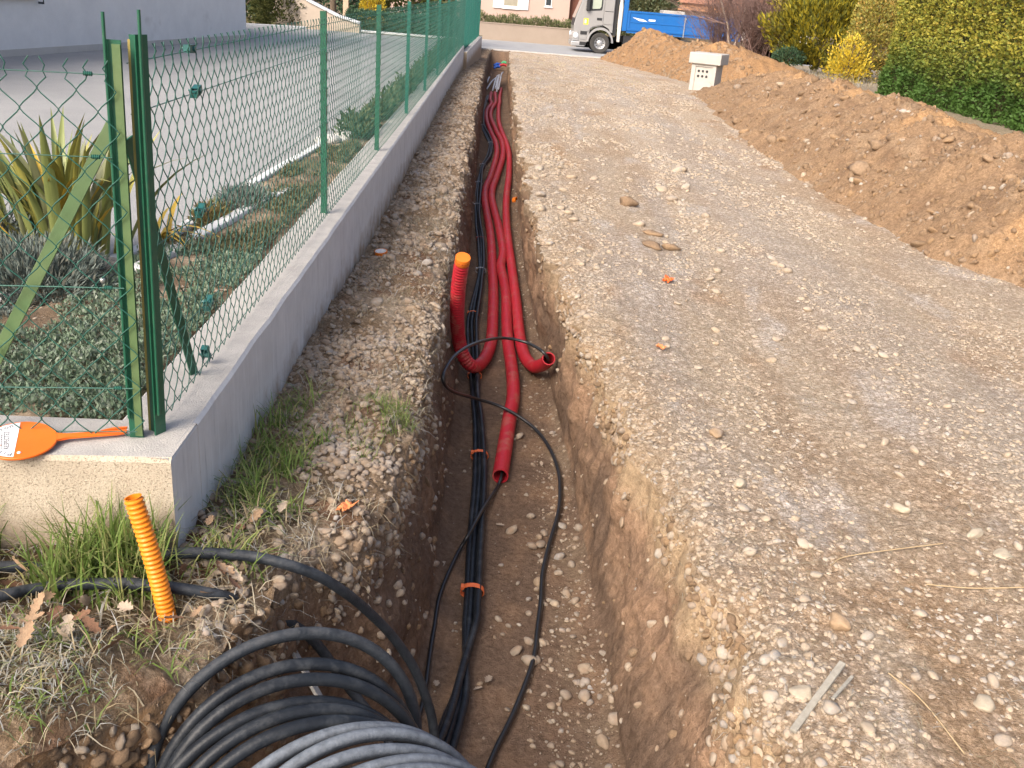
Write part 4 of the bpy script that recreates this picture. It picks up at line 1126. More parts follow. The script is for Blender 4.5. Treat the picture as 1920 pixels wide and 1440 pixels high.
m_.build('printed_sector', m_white, pad)
def letter(ch, size, x, y, ang, m=m_ink, name='letter'):
    cu = bpy.data.curves.new(name, 'FONT'); cu.body = ch; cu.size = size; cu.align_x = 'CENTER'; cu.align_y = 'CENTER'; cu.extrude = 0.0002
    cu.materials.append(m)
    tmp = bpy.data.objects.new(name, cu)
    me = bpy.data.meshes.new_from_object(tmp); bpy.data.objects.remove(tmp)
    o = bpy.data.objects.new(name, me); COL.objects.link(o); o.parent = pad
    o.location = (x, y, 0.0055); o.rotation_euler = (0, 0, ang)
    return o
for k, ch in enumerate('Pierre'):
    a = R(252 - 11.5 * k); letter(ch, 0.024, 0.078 * math.cos(a), 0.078 * math.sin(a), a - R(90))
for k, ch in enumerate('Sisteron'):
    a = R(108 + 10.5 * (7 - k)); letter(ch, 0.024, 0.078 * math.cos(a), 0.078 * math.sin(a), a - R(90))
letter('RESPECTEZ', 0.019, -0.034, 0.0, R(90))
m_ = MB()
rs = random.Random(4)
for row in (-0.047, -0.055, -0.063):
    y = -0.042
    while y < 0.04:
        w = rs.uniform(0.003, 0.009); m_.box((row - 0.0014, y, 0.0051), (row + 0.0014, y + w, 0.0054)); y += w + 0.003
m_.build('print', m_ink, pad)
m_ = MB(); m_.prism([(-0.058, -0.030), (-0.046, -0.023), (-0.058, -0.016)], 2, 0.0055, 0.0058); m_.build('arrow', m_pad, pad)
m_ = MB(); m_.lathe([(0, 0.0042), (0.006, 0.0044), (0.0045, 0.0065), (0, 0.007)], (-0.002, -0.070, 0), n=14); m_.build('rivet', m_white, pad, smooth=True)

# other bits of orange and loose things on the ground
def ring_piece(at, r, h, label, rot=(0, 0, 0), inner=m_white):
    o = empty('pipe_offcut', at, label, 'pipe offcut'); o.rotation_euler = rot
    m_ = MB(); m_.lathe([(r * .88, 0), (r, 0), (r, h), (r * .88, h)], n=28); m_.build('sleeve', m_orange, o, angle=40)
    m_ = MB(); m_.lathe([(0, h * 0.35), (r * .87, h * 0.35), (r * .87, h * 0.99)], n=28); m_.build('lining', inner, o, angle=40)
    return o
x, y = (-0.7838, 6.4192, -0.04)[:2]
ring_piece((x, y, ground_at(x, y) + 0.0), 0.046, 0.045, 'short orange pipe offcut with a white lining on the rubble by the wall', (R(8), R(-5), 0))
x, y = (0.2144, 12.1159, -0.76)[:2]
ring_piece((x + 0.02, y, FLOOR + 0.02), 0.045, 0.07, 'orange pipe offcut tipped over beside the right conduit', (R(70), R(20), R(30)), m_orange)
def crumple(at, s, m, name, label, cat, seed):
    bm = bmesh.new(); bmesh.ops.create_grid(bm, x_segments=7, y_segments=5, size=1)
    for v in bm.verts:
        q = float(noise3(v.co.x * 1.7 + seed, v.co.y * 1.7, 1)); q2 = float(noise3(v.co.x * 1.3, v.co.y * 1.9 + seed, 4))
        v.co = Vector((v.co.x * s * (1 + .5 * q2), v.co.y * s * .6 * (1 + .5 * q), s * (0.35 + 0.75 * q)))
    me = bpy.data.meshes.new(name); bm.to_mesh(me); bm.free()
    o = link(name, me, m, None, at); sm = o.modifiers.new('thickness', 'SOLIDIFY'); sm.thickness = 0.002
    o.rotation_euler = (0, 0, seed)
    return tag(o, label, cat)
m_scrap = mat('torn_orange_plastic', (0.85, 0.16, 0.03), (0.75, 0.13, 0.03), 20, 0.5)
m_scrap2 = mat('pale_orange_plastic', (0.70, 0.26, 0.10), (0.6, 0.20, 0.07), 20, 0.5)
for (q, s, m, l, sd_) in (((1.2026, 6.1436, 0.01), 0.045, m_scrap, 'torn bright orange plastic scrap on the pale gravel', 1.0), ((0.9469, 4.7682, 0.01), 0.028, m_scrap2, 'faded orange scrap among stones near the trench edge', 2.3), ((-0.4385, 2.7506, 0.05), 0.03, m_scrap2, 'crumpled orange scrap on the rubble left of the trench', 4.1)):
    crumple((q[0], q[1], ground_at(q[0], q[1]) + 0.012), s, m, 'plastic_scrap', l, 'plastic scrap', sd_)

def boulder(q, s, me, label, cat='stone', sq=(1, .8, .7), m=None):
    o = bpy.data.objects.new('stone' if cat == 'stone' else 'earth_clod', me); COL.objects.link(o)
    o.location = (q[0], q[1], ground_at(q[0], q[1]) + s * sq[2] * 0.35); o.scale = (s * sq[0], s * sq[1], s * sq[2]); o.rotation_euler = (0.1, -0.1, q[0] * 7)
    return tag(o, label, cat)
rk = [rock_mesh('boulder', 300 + k, 0.8, 3) for k in range(4)]
m_bstone = mat('brown_boulder', (0.36, 0.25, 0.15), (0.26, 0.18, 0.11), 2, 0.9, 0.4, 8, frost=(6, 0.45, 0.7, 0.5))
m_bstone2 = mat('cream_boulder', (0.44, 0.375, 0.28), (0.36, 0.30, 0.22), 2, 0.85, 0.3, 8)
for k, r_ in enumerate(rk): r_.materials.append((m_bstone, m_bstone2, m_bstone2, m_bstone)[k])
boulder((1.1621, 2.41, 0.0), 0.042, rk[0], 'frosted round brown stone beside the splintered stick')
boulder((1.4846, 2.0921, 0.0), 0.042, rk[1], 'big cream stone near the right edge of the lane', 'stone', (1, .75, .5))
boulder((0.9554, 2.0911, 0.0), 0.038, rk[2], 'flat cream stone left of the splintered stick', 'stone', (1, .8, .35))
boulder((1.6652, 3.1823, 0.0), 0.042, rk[2], 'oval pale stone lying alone on the lane', 'stone', (1, .6, .5))
boulder((1.8757, 3.0124, -0.0), 0.046, rk[1], 'long pale oval stone on the right of the lane', 'stone', (1, .5, .4))
boulder((1.9209, 2.8807, 0.0), 0.04, rk[2], 'angular pale stone beside the long oval one', 'stone', (1, .8, .4))
boulder((1.0412, 3.7245, 0.0), 0.04, rk[0], 'flat brownish stone half buried near the trench edge', 'stone', (1, .9, .5))
boulder((1.043, 3.2705, 0.0), 0.032, rk[1], 'rounded cream stone close to the trench edge', 'stone', (1, .8, .6))
boulder((1.2237, 8.6403, 0.0), 0.095, clo[0], 'dark brown earth clod alone in the middle of the lane', 'earth clod', (1, .8, .7))
boulder((1.2295, 7.1118, 0.0), 0.085, clo[1], 'left one of two brown clods lying together on the lane', 'earth clod', (1, .8, .5))
boulder((1.3819, 7.1228, 0.0), 0.075, clo[2], 'right one of two brown clods lying together on the lane', 'earth clod', (1, .8, .6))
boulder((1.304, 7.5497, 0.0), 0.085, clo[3], 'crumbled brown clod behind the pair of clods', 'earth clod', (1, .7, .4))
q_ = H1[np.argmin(np.abs(H1[:, 0, 1] - 10.0)), 22]
o_ = boulder((q_[0], q_[1], q_[2]), 0.15, clo[4], 'big brown clod near the foot of the long earth bank', 'earth clod', (1, .8, .7)); o_.location = (q_[0], q_[1], q_[2] + 0.04)

m_split = mat('split_wood', (0.38, 0.355, 0.30), (0.26, 0.24, 0.20), 4, 0.85, 0.5, 40, stretch=(14, 14, 1))
s0, s1 = np.array((0.8978, 1.9616, 0.02)), np.array((1.0891, 2.1718, 0.035))
s0[2] = ground_at(s0[0], s0[1]) + 0.02; s1[2] = ground_at(s1[0], s1[1]) + 0.03
tag(bar(MB(), s0, s1, 0.020, 0.012, (0, 0, 1)).build('wooden_stick', m_split, bevel=0.002), 'split grey wooden stick lying on the lane edge', 'stick')
s2, s3 = np.array((1.0215, 2.0395, 0.02)), np.array((1.1092, 2.136, 0.03))
s2[2] = ground_at(s2[0], s2[1]) + 0.012; s3[2] = ground_at(s3[0], s3[1]) + 0.022
tag(bar(MB(), s2, s3, 0.009, 0.006, (0, 0, 1)).build('wooden_stick', m_split), 'thin wood splinter right of the split grey stick', 'stick')
m_straw1 = mat('dry_stem', (0.42, 0.32, 0.19), (0.35, 0.25, 0.14), 6, 0.8)
for px, lab in (([(0.7678, 1.8682, 0.02), (0.8618, 1.8138, 0.03), (0.9755, 1.7792, 0.02)], 'long straight dry stem at the trench edge, near the bottom'), ([(1.2305, 2.1723, 0.02), (1.29, 2.0677, 0.03), (1.332, 1.8889, 0.02)], 'long bent dry stem right of the split stick'), ([(1.2437, 2.7407, 0.02), (1.3402, 2.8101, 0.03), (1.7186, 2.9256, 0.02)], 'long dry stem lying across the lane above the stones'), ([(1.5529, 2.6718, 0.02), (1.7119, 2.6619, 0.03), (1.9013, 2.6652, 0.02)], 'dry stem pointing to the right beneath the angular stone')):
    q = np.array(px)
    for r_ in q: r_[2] = ground_at(r_[0], r_[1]) + 0.010
    m_ = MB(); m_.tube(spline(q, 0.02), 0.0026, 6)
    tag(m_.build('dry_stem', m_straw1, smooth=True), lab, 'dry stem')

# ------------------------------------------------------------------ grass, straw and dead leaves
def blades(name, pos, hgt, wid, lean, m, label, seg=3, flat=0.0, kind='stuff'):
    n = len(pos)
    az = rng.uniform(0, 6.283, n); dx, dy = np.cos(az), np.sin(az)
    h = hgt * rng.uniform(0.45, 1.3, n); ln = np.abs(rng.normal(lean, 0.3, n))
    sx, sy = -dy, dx
    tw = rng.normal(0, 0.5, n); sx2, sy2 = sx * np.cos(tw) - sy * np.sin(tw), sx * np.sin(tw) + sy * np.cos(tw)
    rows = []
    for k in range(seg + 1):
        t = k / seg
        a = ln * (0.35 + 0.9 * t)
        up = h * t * np.cos(np.minimum(a, 1.75)) * (1 - flat); out = h * t * np.sin(np.minimum(a, 1.75))
        if k == 0: up, out = up * 0 - 0.004, out * 0
        c = np.stack([pos[:, 0] + dx * out, pos[:, 1] + dy * out, pos[:, 2] + up], 1)
        w = wid * (1 - t ** 1.6 * 0.92) * 0.5
        rows += [c + np.stack([sx2 * w, sy2 * w, 0 * sx2], 1), c - np.stack([sx2 * w, sy2 * w, 0 * sx2], 1)]
    Vb = np.stack(rows, 1).reshape(-1, 3); k2 = 2 * (seg + 1)
    F = np.concatenate([np.arange(n)[:, None] * k2 + np.array([2 * k, 2 * k + 1, 2 * k + 3, 2 * k + 2])[None] for k in range(seg)])
    o = link(name, mesh_np(name, Vb, F, True), m)
    o['kind'] = kind; o['label'] = label
    return o
m_grass = mat_leaf('green_grass', [(0.10, 0.17, 0.035), (0.15, 0.22, 0.05), (0.20, 0.26, 0.08), (0.32, 0.30, 0.12)], 0.6, 0.3)
m_dry = mat_leaf('dry_grass', [(0.36, 0.30, 0.19), (0.28, 0.22, 0.13), (0.44, 0.39, 0.29), (0.22, 0.18, 0.11), (0.42, 0.42, 0.40)], 0.8, 0.2)
m_greyg = mat_leaf('frosted_grass', [(0.30, 0.30, 0.25), (0.40, 0.40, 0.37), (0.24, 0.23, 0.15), (0.16, 0.19, 0.08)], 0.8, 0.2)

def tufty(n, x0, x1, y0, y1, f, thr, clump=0.03, per=9):
    """grass grows in tufts: choose tuft centres, then blades round them"""
    c = []
    while len(c) < n // per + 1:
        x, y = rng.uniform(x0, x1, 4000), rng.uniform(y0, y1, 4000)
        ok = fbm(x * f, y * f, 2.2, 3) > thr
        ok &= ~((x > -1.16) & (x < -0.86) & (y > 2.38)) & (x < rim_l(y) - 0.02)
        c += list(zip(x[ok], y[ok]))
    c = np.array(c[:n // per + 1]); c = np.repeat(c, per, 0)[:n] + rng.normal(0, clump, (n, 2))
    c[:, 0] = np.minimum(c[:, 0], rim_l(c[:, 1]) - 0.005)
    i = np.clip(np.searchsorted(ys, c[:, 1]), 0, NY - 1)
    j = np.array([np.argmin(np.abs(X[a, :nv] - b)) for a, b in zip(i, c[:, 0])])
    return np.column_stack([c, Z[i, j]])
g1 = tufty(1900, -2.1, -0.90, 2.14, 2.36, 5, -0.05, 0.022)
g1 = g1[g1[:, 1] < 2.40 + 0.1 * (g1[:, 0] + 0.89)]
blades('grass', g1, 0.19, 0.0085, 0.42, m_grass, 'tall green grass along the foot of the front wall')
g2 = tufty(700, -0.86, -0.60, 2.30, 3.7, 5, 0.0, 0.03)
blades('grass', g2, 0.13, 0.006, 0.75, m_grass, 'straggling green grass at the wall corner')
g3 = tufty(450, -2.0, -0.55, 1.55, 2.2, 4, -0.05, 0.03)
blades('grass', g3, 0.085, 0.0052, 0.95, m_grass, 'low green grass on the turf block')
g4 = tufty(4800, -2.2, -0.5, 1.2, 2.75, 3, -0.35, 0.05, 6)
blades('dry_grass', g4, 0.10, 0.0042, 1.35, m_dry, 'matted dry grass on the turf block')
g5 = tufty(5200, -2.0, -0.62, 1.2, 2.0, 3, -0.1, 0.04, 8)
blades('frosted_grass', g5, 0.05, 0.0032, 1.3, m_greyg, 'frosted grey grass on the near turf')
g6 = tufty(2200, -0.86, -0.30, 2.5, 9.0, 2.5, -0.1, 0.05, 7)
blades('dry_grass', g6, 0.11, 0.0032, 1.35, m_dry, 'dry grass and roots on the rubble strip')
g7 = tufty(500, -0.55, -0.33, 3.2, 3.8, 6, 0.1, 0.03)
blades('grass', g7, 0.07, 0.0035, 0.8, m_grass, 'green tuft at the trench rim')
# straw and roots pressed into the lane and hanging from the cut
n_ = 9000
p, _ = grid_pick(n_, c_l0, c_l1, 1.2, 12, lambda x, y, z: (x < 3.9) * (0.15 + sstep(-0.1, 0.6, fbm(x * 1.7, y * 1.3, 88, 4))), 1.4)
blades('straw', p + np.array([0, 0, 0.006]), 0.07, 0.0024, 1.5, m_dry, 'bleached straw scattered over the lane', 2, 0.55)
p, _ = grid_pick(500, nv, nv + 14, 1.8, 8, None, 0.8)
p2, _ = grid_pick(420, iB - 12, iB, 1.6, 8, None, 0.8)
blades('roots', np.vstack([p, p2]), 0.07, 0.002, 2.4, m_dry, 'thin roots hanging from the trench rims', 3)

# dead oak leaves
def oak_leaf(seed):
    r_ = random.Random(seed); half = []
    for k in range(9):
        t = k / 8; lobe = 0.55 + 0.45 * (k % 2)
        half.append((t, 0.30 * math.sin(math.pi * min(1, t * 0.92 + 0.06)) ** 0.8 * lobe * r_.uniform(.85, 1.1)))
    v, f = [], []
    cu, cv = r_.uniform(0.25, 0.7), r_.uniform(-0.5, 0.5)
    for t, w in half:
        for s in (-1, 0, 1):
            x, y = t - 0.5, s * w
            v.append((x, y, cu * y * y * 2 + cv * x * x * 0.6 + (0.05 if s else 0)))
    for k in range(8):
        a = k * 3
        f += [(a, a + 1, a + 4, a + 3), (a + 1, a + 2, a + 5, a + 4)]
    return mesh_np('oak_leaf', v, np.array(f), True)
lm = [oak_leaf(k) for k in range(6)]
lmats = [mat('dead_leaf_tan', (0.36, 0.245, 0.15), (0.25, 0.16, 0.095), 3, 0.8, 0.3, 20), mat('dead_leaf_brown', (0.24, 0.125, 0.07), (0.15, 0.08, 0.048), 3, 0.8, 0.3, 20), mat('dead_leaf_pale', (0.42, 0.34, 0.26), (0.31, 0.24, 0.175), 3, 0.8, 0.3, 20)]
for k, q in enumerate(lm): q.materials.append(lmats[k % 3])
def dead_leaf(q, s, k, label, group=None, tilt=0.5):
    o = bpy.data.objects.new('dead_leaf', lm[k % 6]); COL.objects.link(o)
    o.location = q; o.scale = (s, s, s); o.rotation_euler = (random.gauss(0, tilt), random.gauss(0, tilt), random.uniform(0, 6.28))
    return tag(o, label, 'leaf', group)
spots = [(-1.1945, 2.2384, 0.2), (-1.0995, 2.2492, 0.2), (-1.1287, 2.1722, 0.17), (-1.257, 2.1969, 0.17), (-0.9854, 2.2151, 0.16), (-0.9345, 2.1802, 0.17), (-0.6958, 2.2464, 0.16), (-0.7222, 2.2702, 0.16), (-0.6716, 2.2411, 0.16), (-0.7322, 2.0871, 0.12), (-0.9674, 1.9791, 0.12), (-1.1121, 1.9572, 0.14), (-1.1268, 2.0333, 0.14), (-1.0152, 2.0329, 0.14), (-1.0142, 1.9471, 0.13), (-1.1077, 1.9597, 0.13), (-1.0724, 2.0048, 0.14), (-0.7726, 2.5458, 0.12), (-0.8116, 2.4789, 0.12), (-0.724, 2.4891, 0.12), (-0.5717, 2.2279, 0.1), (-0.8891, 1.9187, 0.12), (-0.8792, 1.891, 0.11), (-1.163, 2.0072, 0.14), (-1.0397, 2.2607, 0.17), (-1.2563, 2.1477, 0.16), (-0.6275, 2.6445, 0.08), (-0.816, 4.5144, -0.01), (-0.8417, 4.4323, -0.01), (-0.7377, 4.8046, -0.02), (-0.6918, 2.5559, 0.1), (-0.8136, 2.2351, 0.15), (-0.9321, 2.1881, 0.2), (-1.3188, 2.2616, 0.22), (-0.772, 2.0295, 0.1), (-1.0068, 1.8917, 0.1), (-1.0744, 1.8658, 0.1), (-0.8289, 1.9913, 0.1), (-1.0364, 2.1007, 0.14), (-0.725, 2.1597, 0.12), (-1.139, 1.8961, 0.12), (-0.912, 2.0695, 0.12), (-1.132, 2.091, 0.14), (-0.6612, 2.1935, 0.1)]
m_dl = None
for k, q in enumerate(spots):
    g = ground_at(q[0], q[1])
    dead_leaf((q[0], q[1], g + 0.025 + 0.03 * random.random()), random.uniform(0.045, 0.075), k, 'curled dead oak leaf lying in the dry grass by the wall', 'dead oak leaves on the turf')
for q, s in zip([(-0.1361, 3.7305, -0.77), (-0.1061, 2.9128, -0.77), (0.1325, 4.1208, -0.77), (0.3647, 4.8248, -0.77), (0.0576, 2.8994, -0.77), (0.0961, 2.9548, -0.77)], (.05, .055, .045, .045, .04, .06)):
    dead_leaf((q[0], q[1], FLOOR + 0.012), s, 2, 'pale dead leaf on the bare trench floor', 'dead leaves on the trench floor', 0.2)

# ------------------------------------------------------------------ garden bed behind the fence
def blob_leaves(center, rad, n, ln, wd, jit=0.5, shell=0.35, flat_bottom=True, droop=0.0, lumps=0.25, up=0.2):
    d = rng.normal(size=(n, 3)); d /= np.linalg.norm(d, axis=1)[:, None]
    if flat_bottom: d[:, 2] = np.abs(d[:, 2]) * np.where(rng.random(n) < 0.85, 1, -0.4)
    k = 1 + lumps * fbm(d[:, 0] * 2.3 + center[0], d[:, 1] * 2.3 + center[1], d[:, 2] * 2.3, 4)
    rr_ = k * (1 - shell * rng.random(n) ** 1.6)
    p = np.array(center) + d * np.array(rad) * rr_[:, None]
    nr = d.copy(); nr[:, 2] += up
    return leaves_mesh(p, nr, ln, wd, droop, jit)

m_phor = [mat('flax_leaf_green', (0.13, 0.165, 0.05), (0.24, 0.26, 0.085), 2, 0.45, 0.15, 14, stretch=(1, 22, 1)), mat('flax_leaf_striped', (0.40, 0.36, 0.08), (0.15, 0.17, 0.05), 2.5, 0.45, 0.1, 14, stretch=(0.6, 30, 1)), mat('flax_leaf_yellow', (0.62, 0.40, 0.045), (0.48, 0.34, 0.06), 2, 0.45, 0.1, 14, stretch=(1, 20, 1)), mat('flax_leaf_dull', (0.19, 0.20, 0.10), (0.13, 0.14, 0.06), 2, 0.5, 0.1, 14, stretch=(1, 22, 1))]
def flax_leaf(bend, w, curl, mi):
    v, f = [], []; n = 9
    for k in range(n):
        t = k / (n - 1)
        a = bend * t ** 1.5
        x, z = math.sin(a) * t, math.cos(a) * t
        ww = w * (0.55 + 1.4 * t * (1 - t)) * (1 - t ** 5) * (0.75 if t < .2 else 1)
        v += [(x - curl * ww, -ww, z), (x, 0, z - 0.0), (x - curl * ww, ww, z)]
    for k in range(n - 1):
        a = 3 * k; f += [(a, a + 1, a + 4, a + 3), (a + 1, a + 2, a + 5, a + 4)]
    me = mesh_np('flax_leaf', v, np.array(f), True); me.materials.append(m_phor[mi]); return me
fm = [flax_leaf(b, w * 0.95, c, i) for b, w, c, i in ((0.12, .040, .5, 0), (0.35, .042, .5, 0), (0.65, .04, .5, 1), (0.2, .038, .6, 1), (0.45, .038, .5, 2), (0.15, .034, .5, 3), (0.9, .036, .5, 2), (0.55, .04, .4, 3), (1.25, .034, .4, 2))]
flax = empty('flax_plant', (-2.0779, 4.4062, 0.38), 'green and yellow sword leaved plant behind the front fence', 'plant')
for k in range(110):
    o = bpy.data.objects.new('leaf', fm[random.choice((0, 0, 0, 1, 1, 2, 3, 3, 3, 4, 5, 7)) if k % 15 else 4]); COL.objects.link(o); o.parent = flax
    a = random.uniform(0, 6.28); r_ = random.uniform(0.02, 0.20)
    o.location = (r_ * math.cos(a) * 1.5, r_ * math.sin(a), -0.02)
    L = random.uniform(0.36, 0.80); o.scale = (L, L * random.uniform(.8, 1.1), L)
    tl = r_ * 1.3 + random.gauss(0, 0.07)
    o.rotation_euler = (0, tl * 0.9, a + random.gauss(0, .35))
flax2 = empty('flax_plant', (-1.6402, 4.7313, 0.38), 'low plant with drooping orange yellow blades behind the side fence', 'plant')
for k in range(14):
    o = bpy.data.objects.new('leaf', fm[(6, 8, 4, 6)[k % 4]]); COL.objects.link(o); o.parent = flax2
    a = random.uniform(-1.2, 1.6); L = random.uniform(0.28, 0.5)
    o.location = (-0.10 + random.gauss(0, .03), random.gauss(0, .05), 0); o.scale = (L, L, L * 0.7); o.rotation_euler = (0, random.uniform(0.2, 0.7), a)

m_lav = mat_leaf('lavender_leaf', [(0.10, 0.13, 0.115), (0.15, 0.185, 0.165), (0.20, 0.235, 0.21), (0.16, 0.15, 0.115)], 0.8, 0.15)
def bush(name, c, rad, n, ln, wd, m, label, cat='bush', group=None, stem=True, **kw):
    o = empty(name, (c[0], c[1], c[2]), label, cat, group)
    v, f = blob_leaves((0, 0, 0), rad, n, ln, wd, **kw)
    fo = link('foliage', mesh_np('foliage', v, f, False), m, o)
    if stem:
        m_ = MB()
        for k in range(7):
            a = k * 0.9; m_.tube(spline([(0.05 * rad[0] * math.cos(a), 0.05 * rad[1] * math.sin(a), -0.03), (0.3 * rad[0] * math.cos(a), 0.3 * rad[1] * math.sin(a), 0.4 * rad[2]), (0.6 * rad[0] * math.cos(a + .2), 0.6 * rad[1] * math.sin(a + .2), 0.75 * rad[2])], rad[2] * 0.12), 0.014 * max(rad), 5)
        m_.build('stems', m_bark, o, smooth=True)
    return o
m_bark = mat('bark', (0.16, 0.12, 0.085), (0.10, 0.075, 0.055), 12, 0.95, 0.5, 40)
bush('lavender_bush', (-2.02, 3.94, 0.38), (0.33, 0.30, 0.20), 9000, 0.05, 0.0042, m_lav, 'grey green lavender mound below the sword leaved plant', 'bush', up=0.7, jit=0.45, shell=0.5)
bush('lavender_bush', (-2.5196, 4.383, 0.38), (0.34, 0.3, 0.24), 5000, 0.05, 0.0045, m_lav, 'grey lavender mound cut by the left edge of the view', 'bush', up=0.7, shell=0.5)
bush('lavender_bush', (-1.5553, 5.7142, 0.38), (0.16, 0.30, 0.13), 2600, 0.045, 0.004, m_lav, 'small blue grey shrub between the two white edgings', 'bush', up=0.7, shell=0.5)
bush('lavender_bush', (-1.6384, 5.3316, 0.38), (0.10, 0.2, 0.11), 1200, 0.04, 0.005, mat_leaf('olive_leaf', [(0.14, 0.15, 0.05), (0.2, 0.18, 0.07), (0.24, 0.14, 0.07)]), 'small olive brown shrub at the end of the drive kerb', 'bush', up=0.5, shell=0.6)
# mat of grey green ground cover
m_cover = mat_leaf('ground_cover_leaf', [(0.11, 0.16, 0.095), (0.15, 0.21, 0.135), (0.20, 0.26, 0.185), (0.28, 0.31, 0.25)], 0.75, 0.2)
def cover(n, x0, x1, y0, y1, thr, h, ln, wd, m, label, seed, keep=None):
    x, y = rng.uniform(x0, x1, n * 4), rng.uniform(y0, y1, n * 4)
    ok = fbm(x * 2.2, y * 1.6, seed, 3) > thr
    if keep is not None: ok &= keep(x, y)
    x, y = x[ok][:n], y[ok][:n]
    hh = h * (0.5 + 0.5 * sstep(-0.3, 0.5, fbm(x * 9, y * 9, seed + 3, 3)))
    p = np.stack([x, y, 0.39 + hh * rng.random(len(x)) ** 0.6], 1)
    nr = np.tile(np.array([[0, 0, 1.0]]), (len(x), 1))
    v, f = leaves_mesh(p, nr, ln, wd, 0, 0.75)
    o = link('ground_cover', mesh_np('ground_cover', v, f, False), m); o['kind'] = 'stuff'; o['label'] = label
ins = lambda x, y: (x < np.interp(y, [2.6, 3.3, 7.8], [-1.14, -1.16, -1.19]))
cover(24000, -2.6, -1.13, 2.66, 3.34, -0.42, 0.085, 0.020, 0.0045, m_cover, 'grey green ground cover just behind the front wall', 5, ins)
cover(12000, -1.75, -1.13, 3.3, 4.7, -0.2, 0.06, 0.022, 0.005, m_cover, 'grey green ground cover in the bed beside the side wall', 9, ins)
cover(9000, -2.7, -1.7, 3.0, 3.6, 0.1, 0.05, 0.022, 0.004, m_lav, 'thin grey ground cover below the lavender', 15)
cover(9000, -1.75, -1.15, 4.6, 11, 0.05, 0.07, 0.035, 0.006, mat_leaf('weedy_leaf', [(0.10, 0.12, 0.06), (0.16, 0.15, 0.08), (0.2, 0.17, 0.1)]), 'dry weeds along the garden bed', 25, lambda x, y: (x > drive_edge(y) + 0.08) & (x < -1.2))
cover(9000, -1.75, -1.2, 8.5, 24, -0.3, 0.22, 0.07, 0.012, mat_leaf('bed_shrub_leaf', [(0.055, 0.085, 0.04), (0.09, 0.12, 0.06), (0.13, 0.14, 0.07)]), 'low dark shrubs in the far garden bed', 35, lambda x, y: (x > drive_edge(y) + 0.05))
# straw mulch chips
n_ = 2600
x, y = rng.uniform(-2.4, -1.2, n_), rng.uniform(3.25, 4.2, n_)
scatter('mulch', P_dull, np.stack([x, y, 0.40 + 0 * x], 1), tumble(n_), np.column_stack([rng.uniform(.008, .022, n_), rng.uniform(.004, .008, n_), rng.uniform(.002, .004, n_)]), 'bark chips between the garden plants', 'mulch')

m_edge = mat('white_edging', (0.66, 0.66, 0.65), (0.52, 0.52, 0.51), 6, 0.85, 0.4, 50)
def edging(pts, w, h, label, step=0.3):
    o = empty('garden_edging', tuple(pts[0]), label, 'edging')
    q = spline(pts, step)
    for a, b in zip(q, q[1:]):
        d = np.array(b) - np.array(a); L = np.linalg.norm(d) - 0.006
        m_ = MB(); m_.box((0, -w / 2, -0.05), (L, w / 2, h), Matrix.Rotation(math.atan2(d[1], d[0]), 3, 'Z'), a)
        local(o, m_.build('edging_block', m_edge, o, bevel=0.012))
    return o
edging([(-2.05, 3.72, .37), (-1.86, 4.3, .37), (-1.735, 4.97, .37), (-1.70, 5.81, .37), (-1.64, 6.96, .37), (-1.53, 8.47, .37), (-1.46, 10.5, .37), (-1.46, 14, .37), (-1.5, 20, .37), (-1.6, 27, .37)], 0.07, 0.05, 'long white kerb between the grey drive and the garden bed', 0.5)
edging([(-1.66, 4.2, .385), (-1.6026, 4.6176, 0.385), (-1.5501, 5.0824, 0.385), (-1.4746, 5.7189, 0.385), (-1.3721, 6.2282, 0.385)], 0.075, 0.055, 'short curved white edging inside the garden bed', 0.28)
m_rock = mat('white_rock', (0.56, 0.55, 0.53), (0.42, 0.41, 0.39), 3, 0.9, 0.5, 12)
for r_ in rk[:1]: pass
wr = [rock_mesh('white_rock', 400 + k, .7, 2) for k in range(3)]
for r_ in wr: r_.materials.append(m_rock)
for k, q in enumerate([(-1.5098, 8.3726, 0.4), (-1.4096, 8.6149, 0.4), (-1.3788, 9.4114, 0.4), (-1.391, 10.0173, 0.4), (-1.4253, 9.0155, 0.4)]):
    o = bpy.data.objects.new('rock', wr[k % 3]); COL.objects.link(o); s = 0.13 + 0.02 * (k % 3); o.location = (q[0], q[1], 0.42); o.scale = (s, s * .8, s * .6); o.rotation_euler = (0, 0, k)
    tag(o, 'pale rock in the bed behind the first long run of fence', 'rock', 'pale rocks in the garden bed')
o = bpy.data.objects.new('rock', wr[1]); COL.objects.link(o); q = (-1.8153, 4.3098, 0.4); o.location = (q[0], q[1], .40); o.scale = (.16, .09, .06)
o.data = wr[1].copy(); o.data.materials.clear(); o.data.materials.append(mat('grey_rock', (0.17, 0.16, 0.15), (0.12, 0.115, 0.11), 4, 0.9)); tag(o, 'flat dark grey rock at the foot of the sword leaved plant', 'rock')
# ------------------------------------------------------------------ white house at the left
m_rough = mat_concrete('white_render', (0.74, 0.725, 0.70), (0.66, 0.645, 0.625), 3, 0.6, 70, spots=((0.46, 0.43, 0.40), 1.4, 0.60, 0.85))
m_pvc = mat('white_paint', (0.75, 0.75, 0.76), (0.70, 0.70, 0.71), 10, 0.5)
m_glass = mat('window_glass', (0.05, 0.06, 0.07), (0.04, 0.05, 0.06), 2, 0.08, spec=0.8)
m_tile = mat('roof_tile', (0.42, 0.20, 0.12), (0.32, 0.15, 0.09), 5, 0.85, 0.3, 20)
hA, hB = np.array([-7.3, 12.2]), np.array([-5.575, 21.3])     # visible face runs from A to B
hd = (hB - hA) / np.linalg.norm(hB - hA); hn = np.array([-hd[1], hd[0]])   # hn points away from the drive
house = empty('house', (hA[0], hA[1], 0.36), 'white rendered house beyond the grey drive at the left', 'house', None, math.atan2(hd[1], hd[0]))
HL = float(np.linalg.norm(hB - hA))
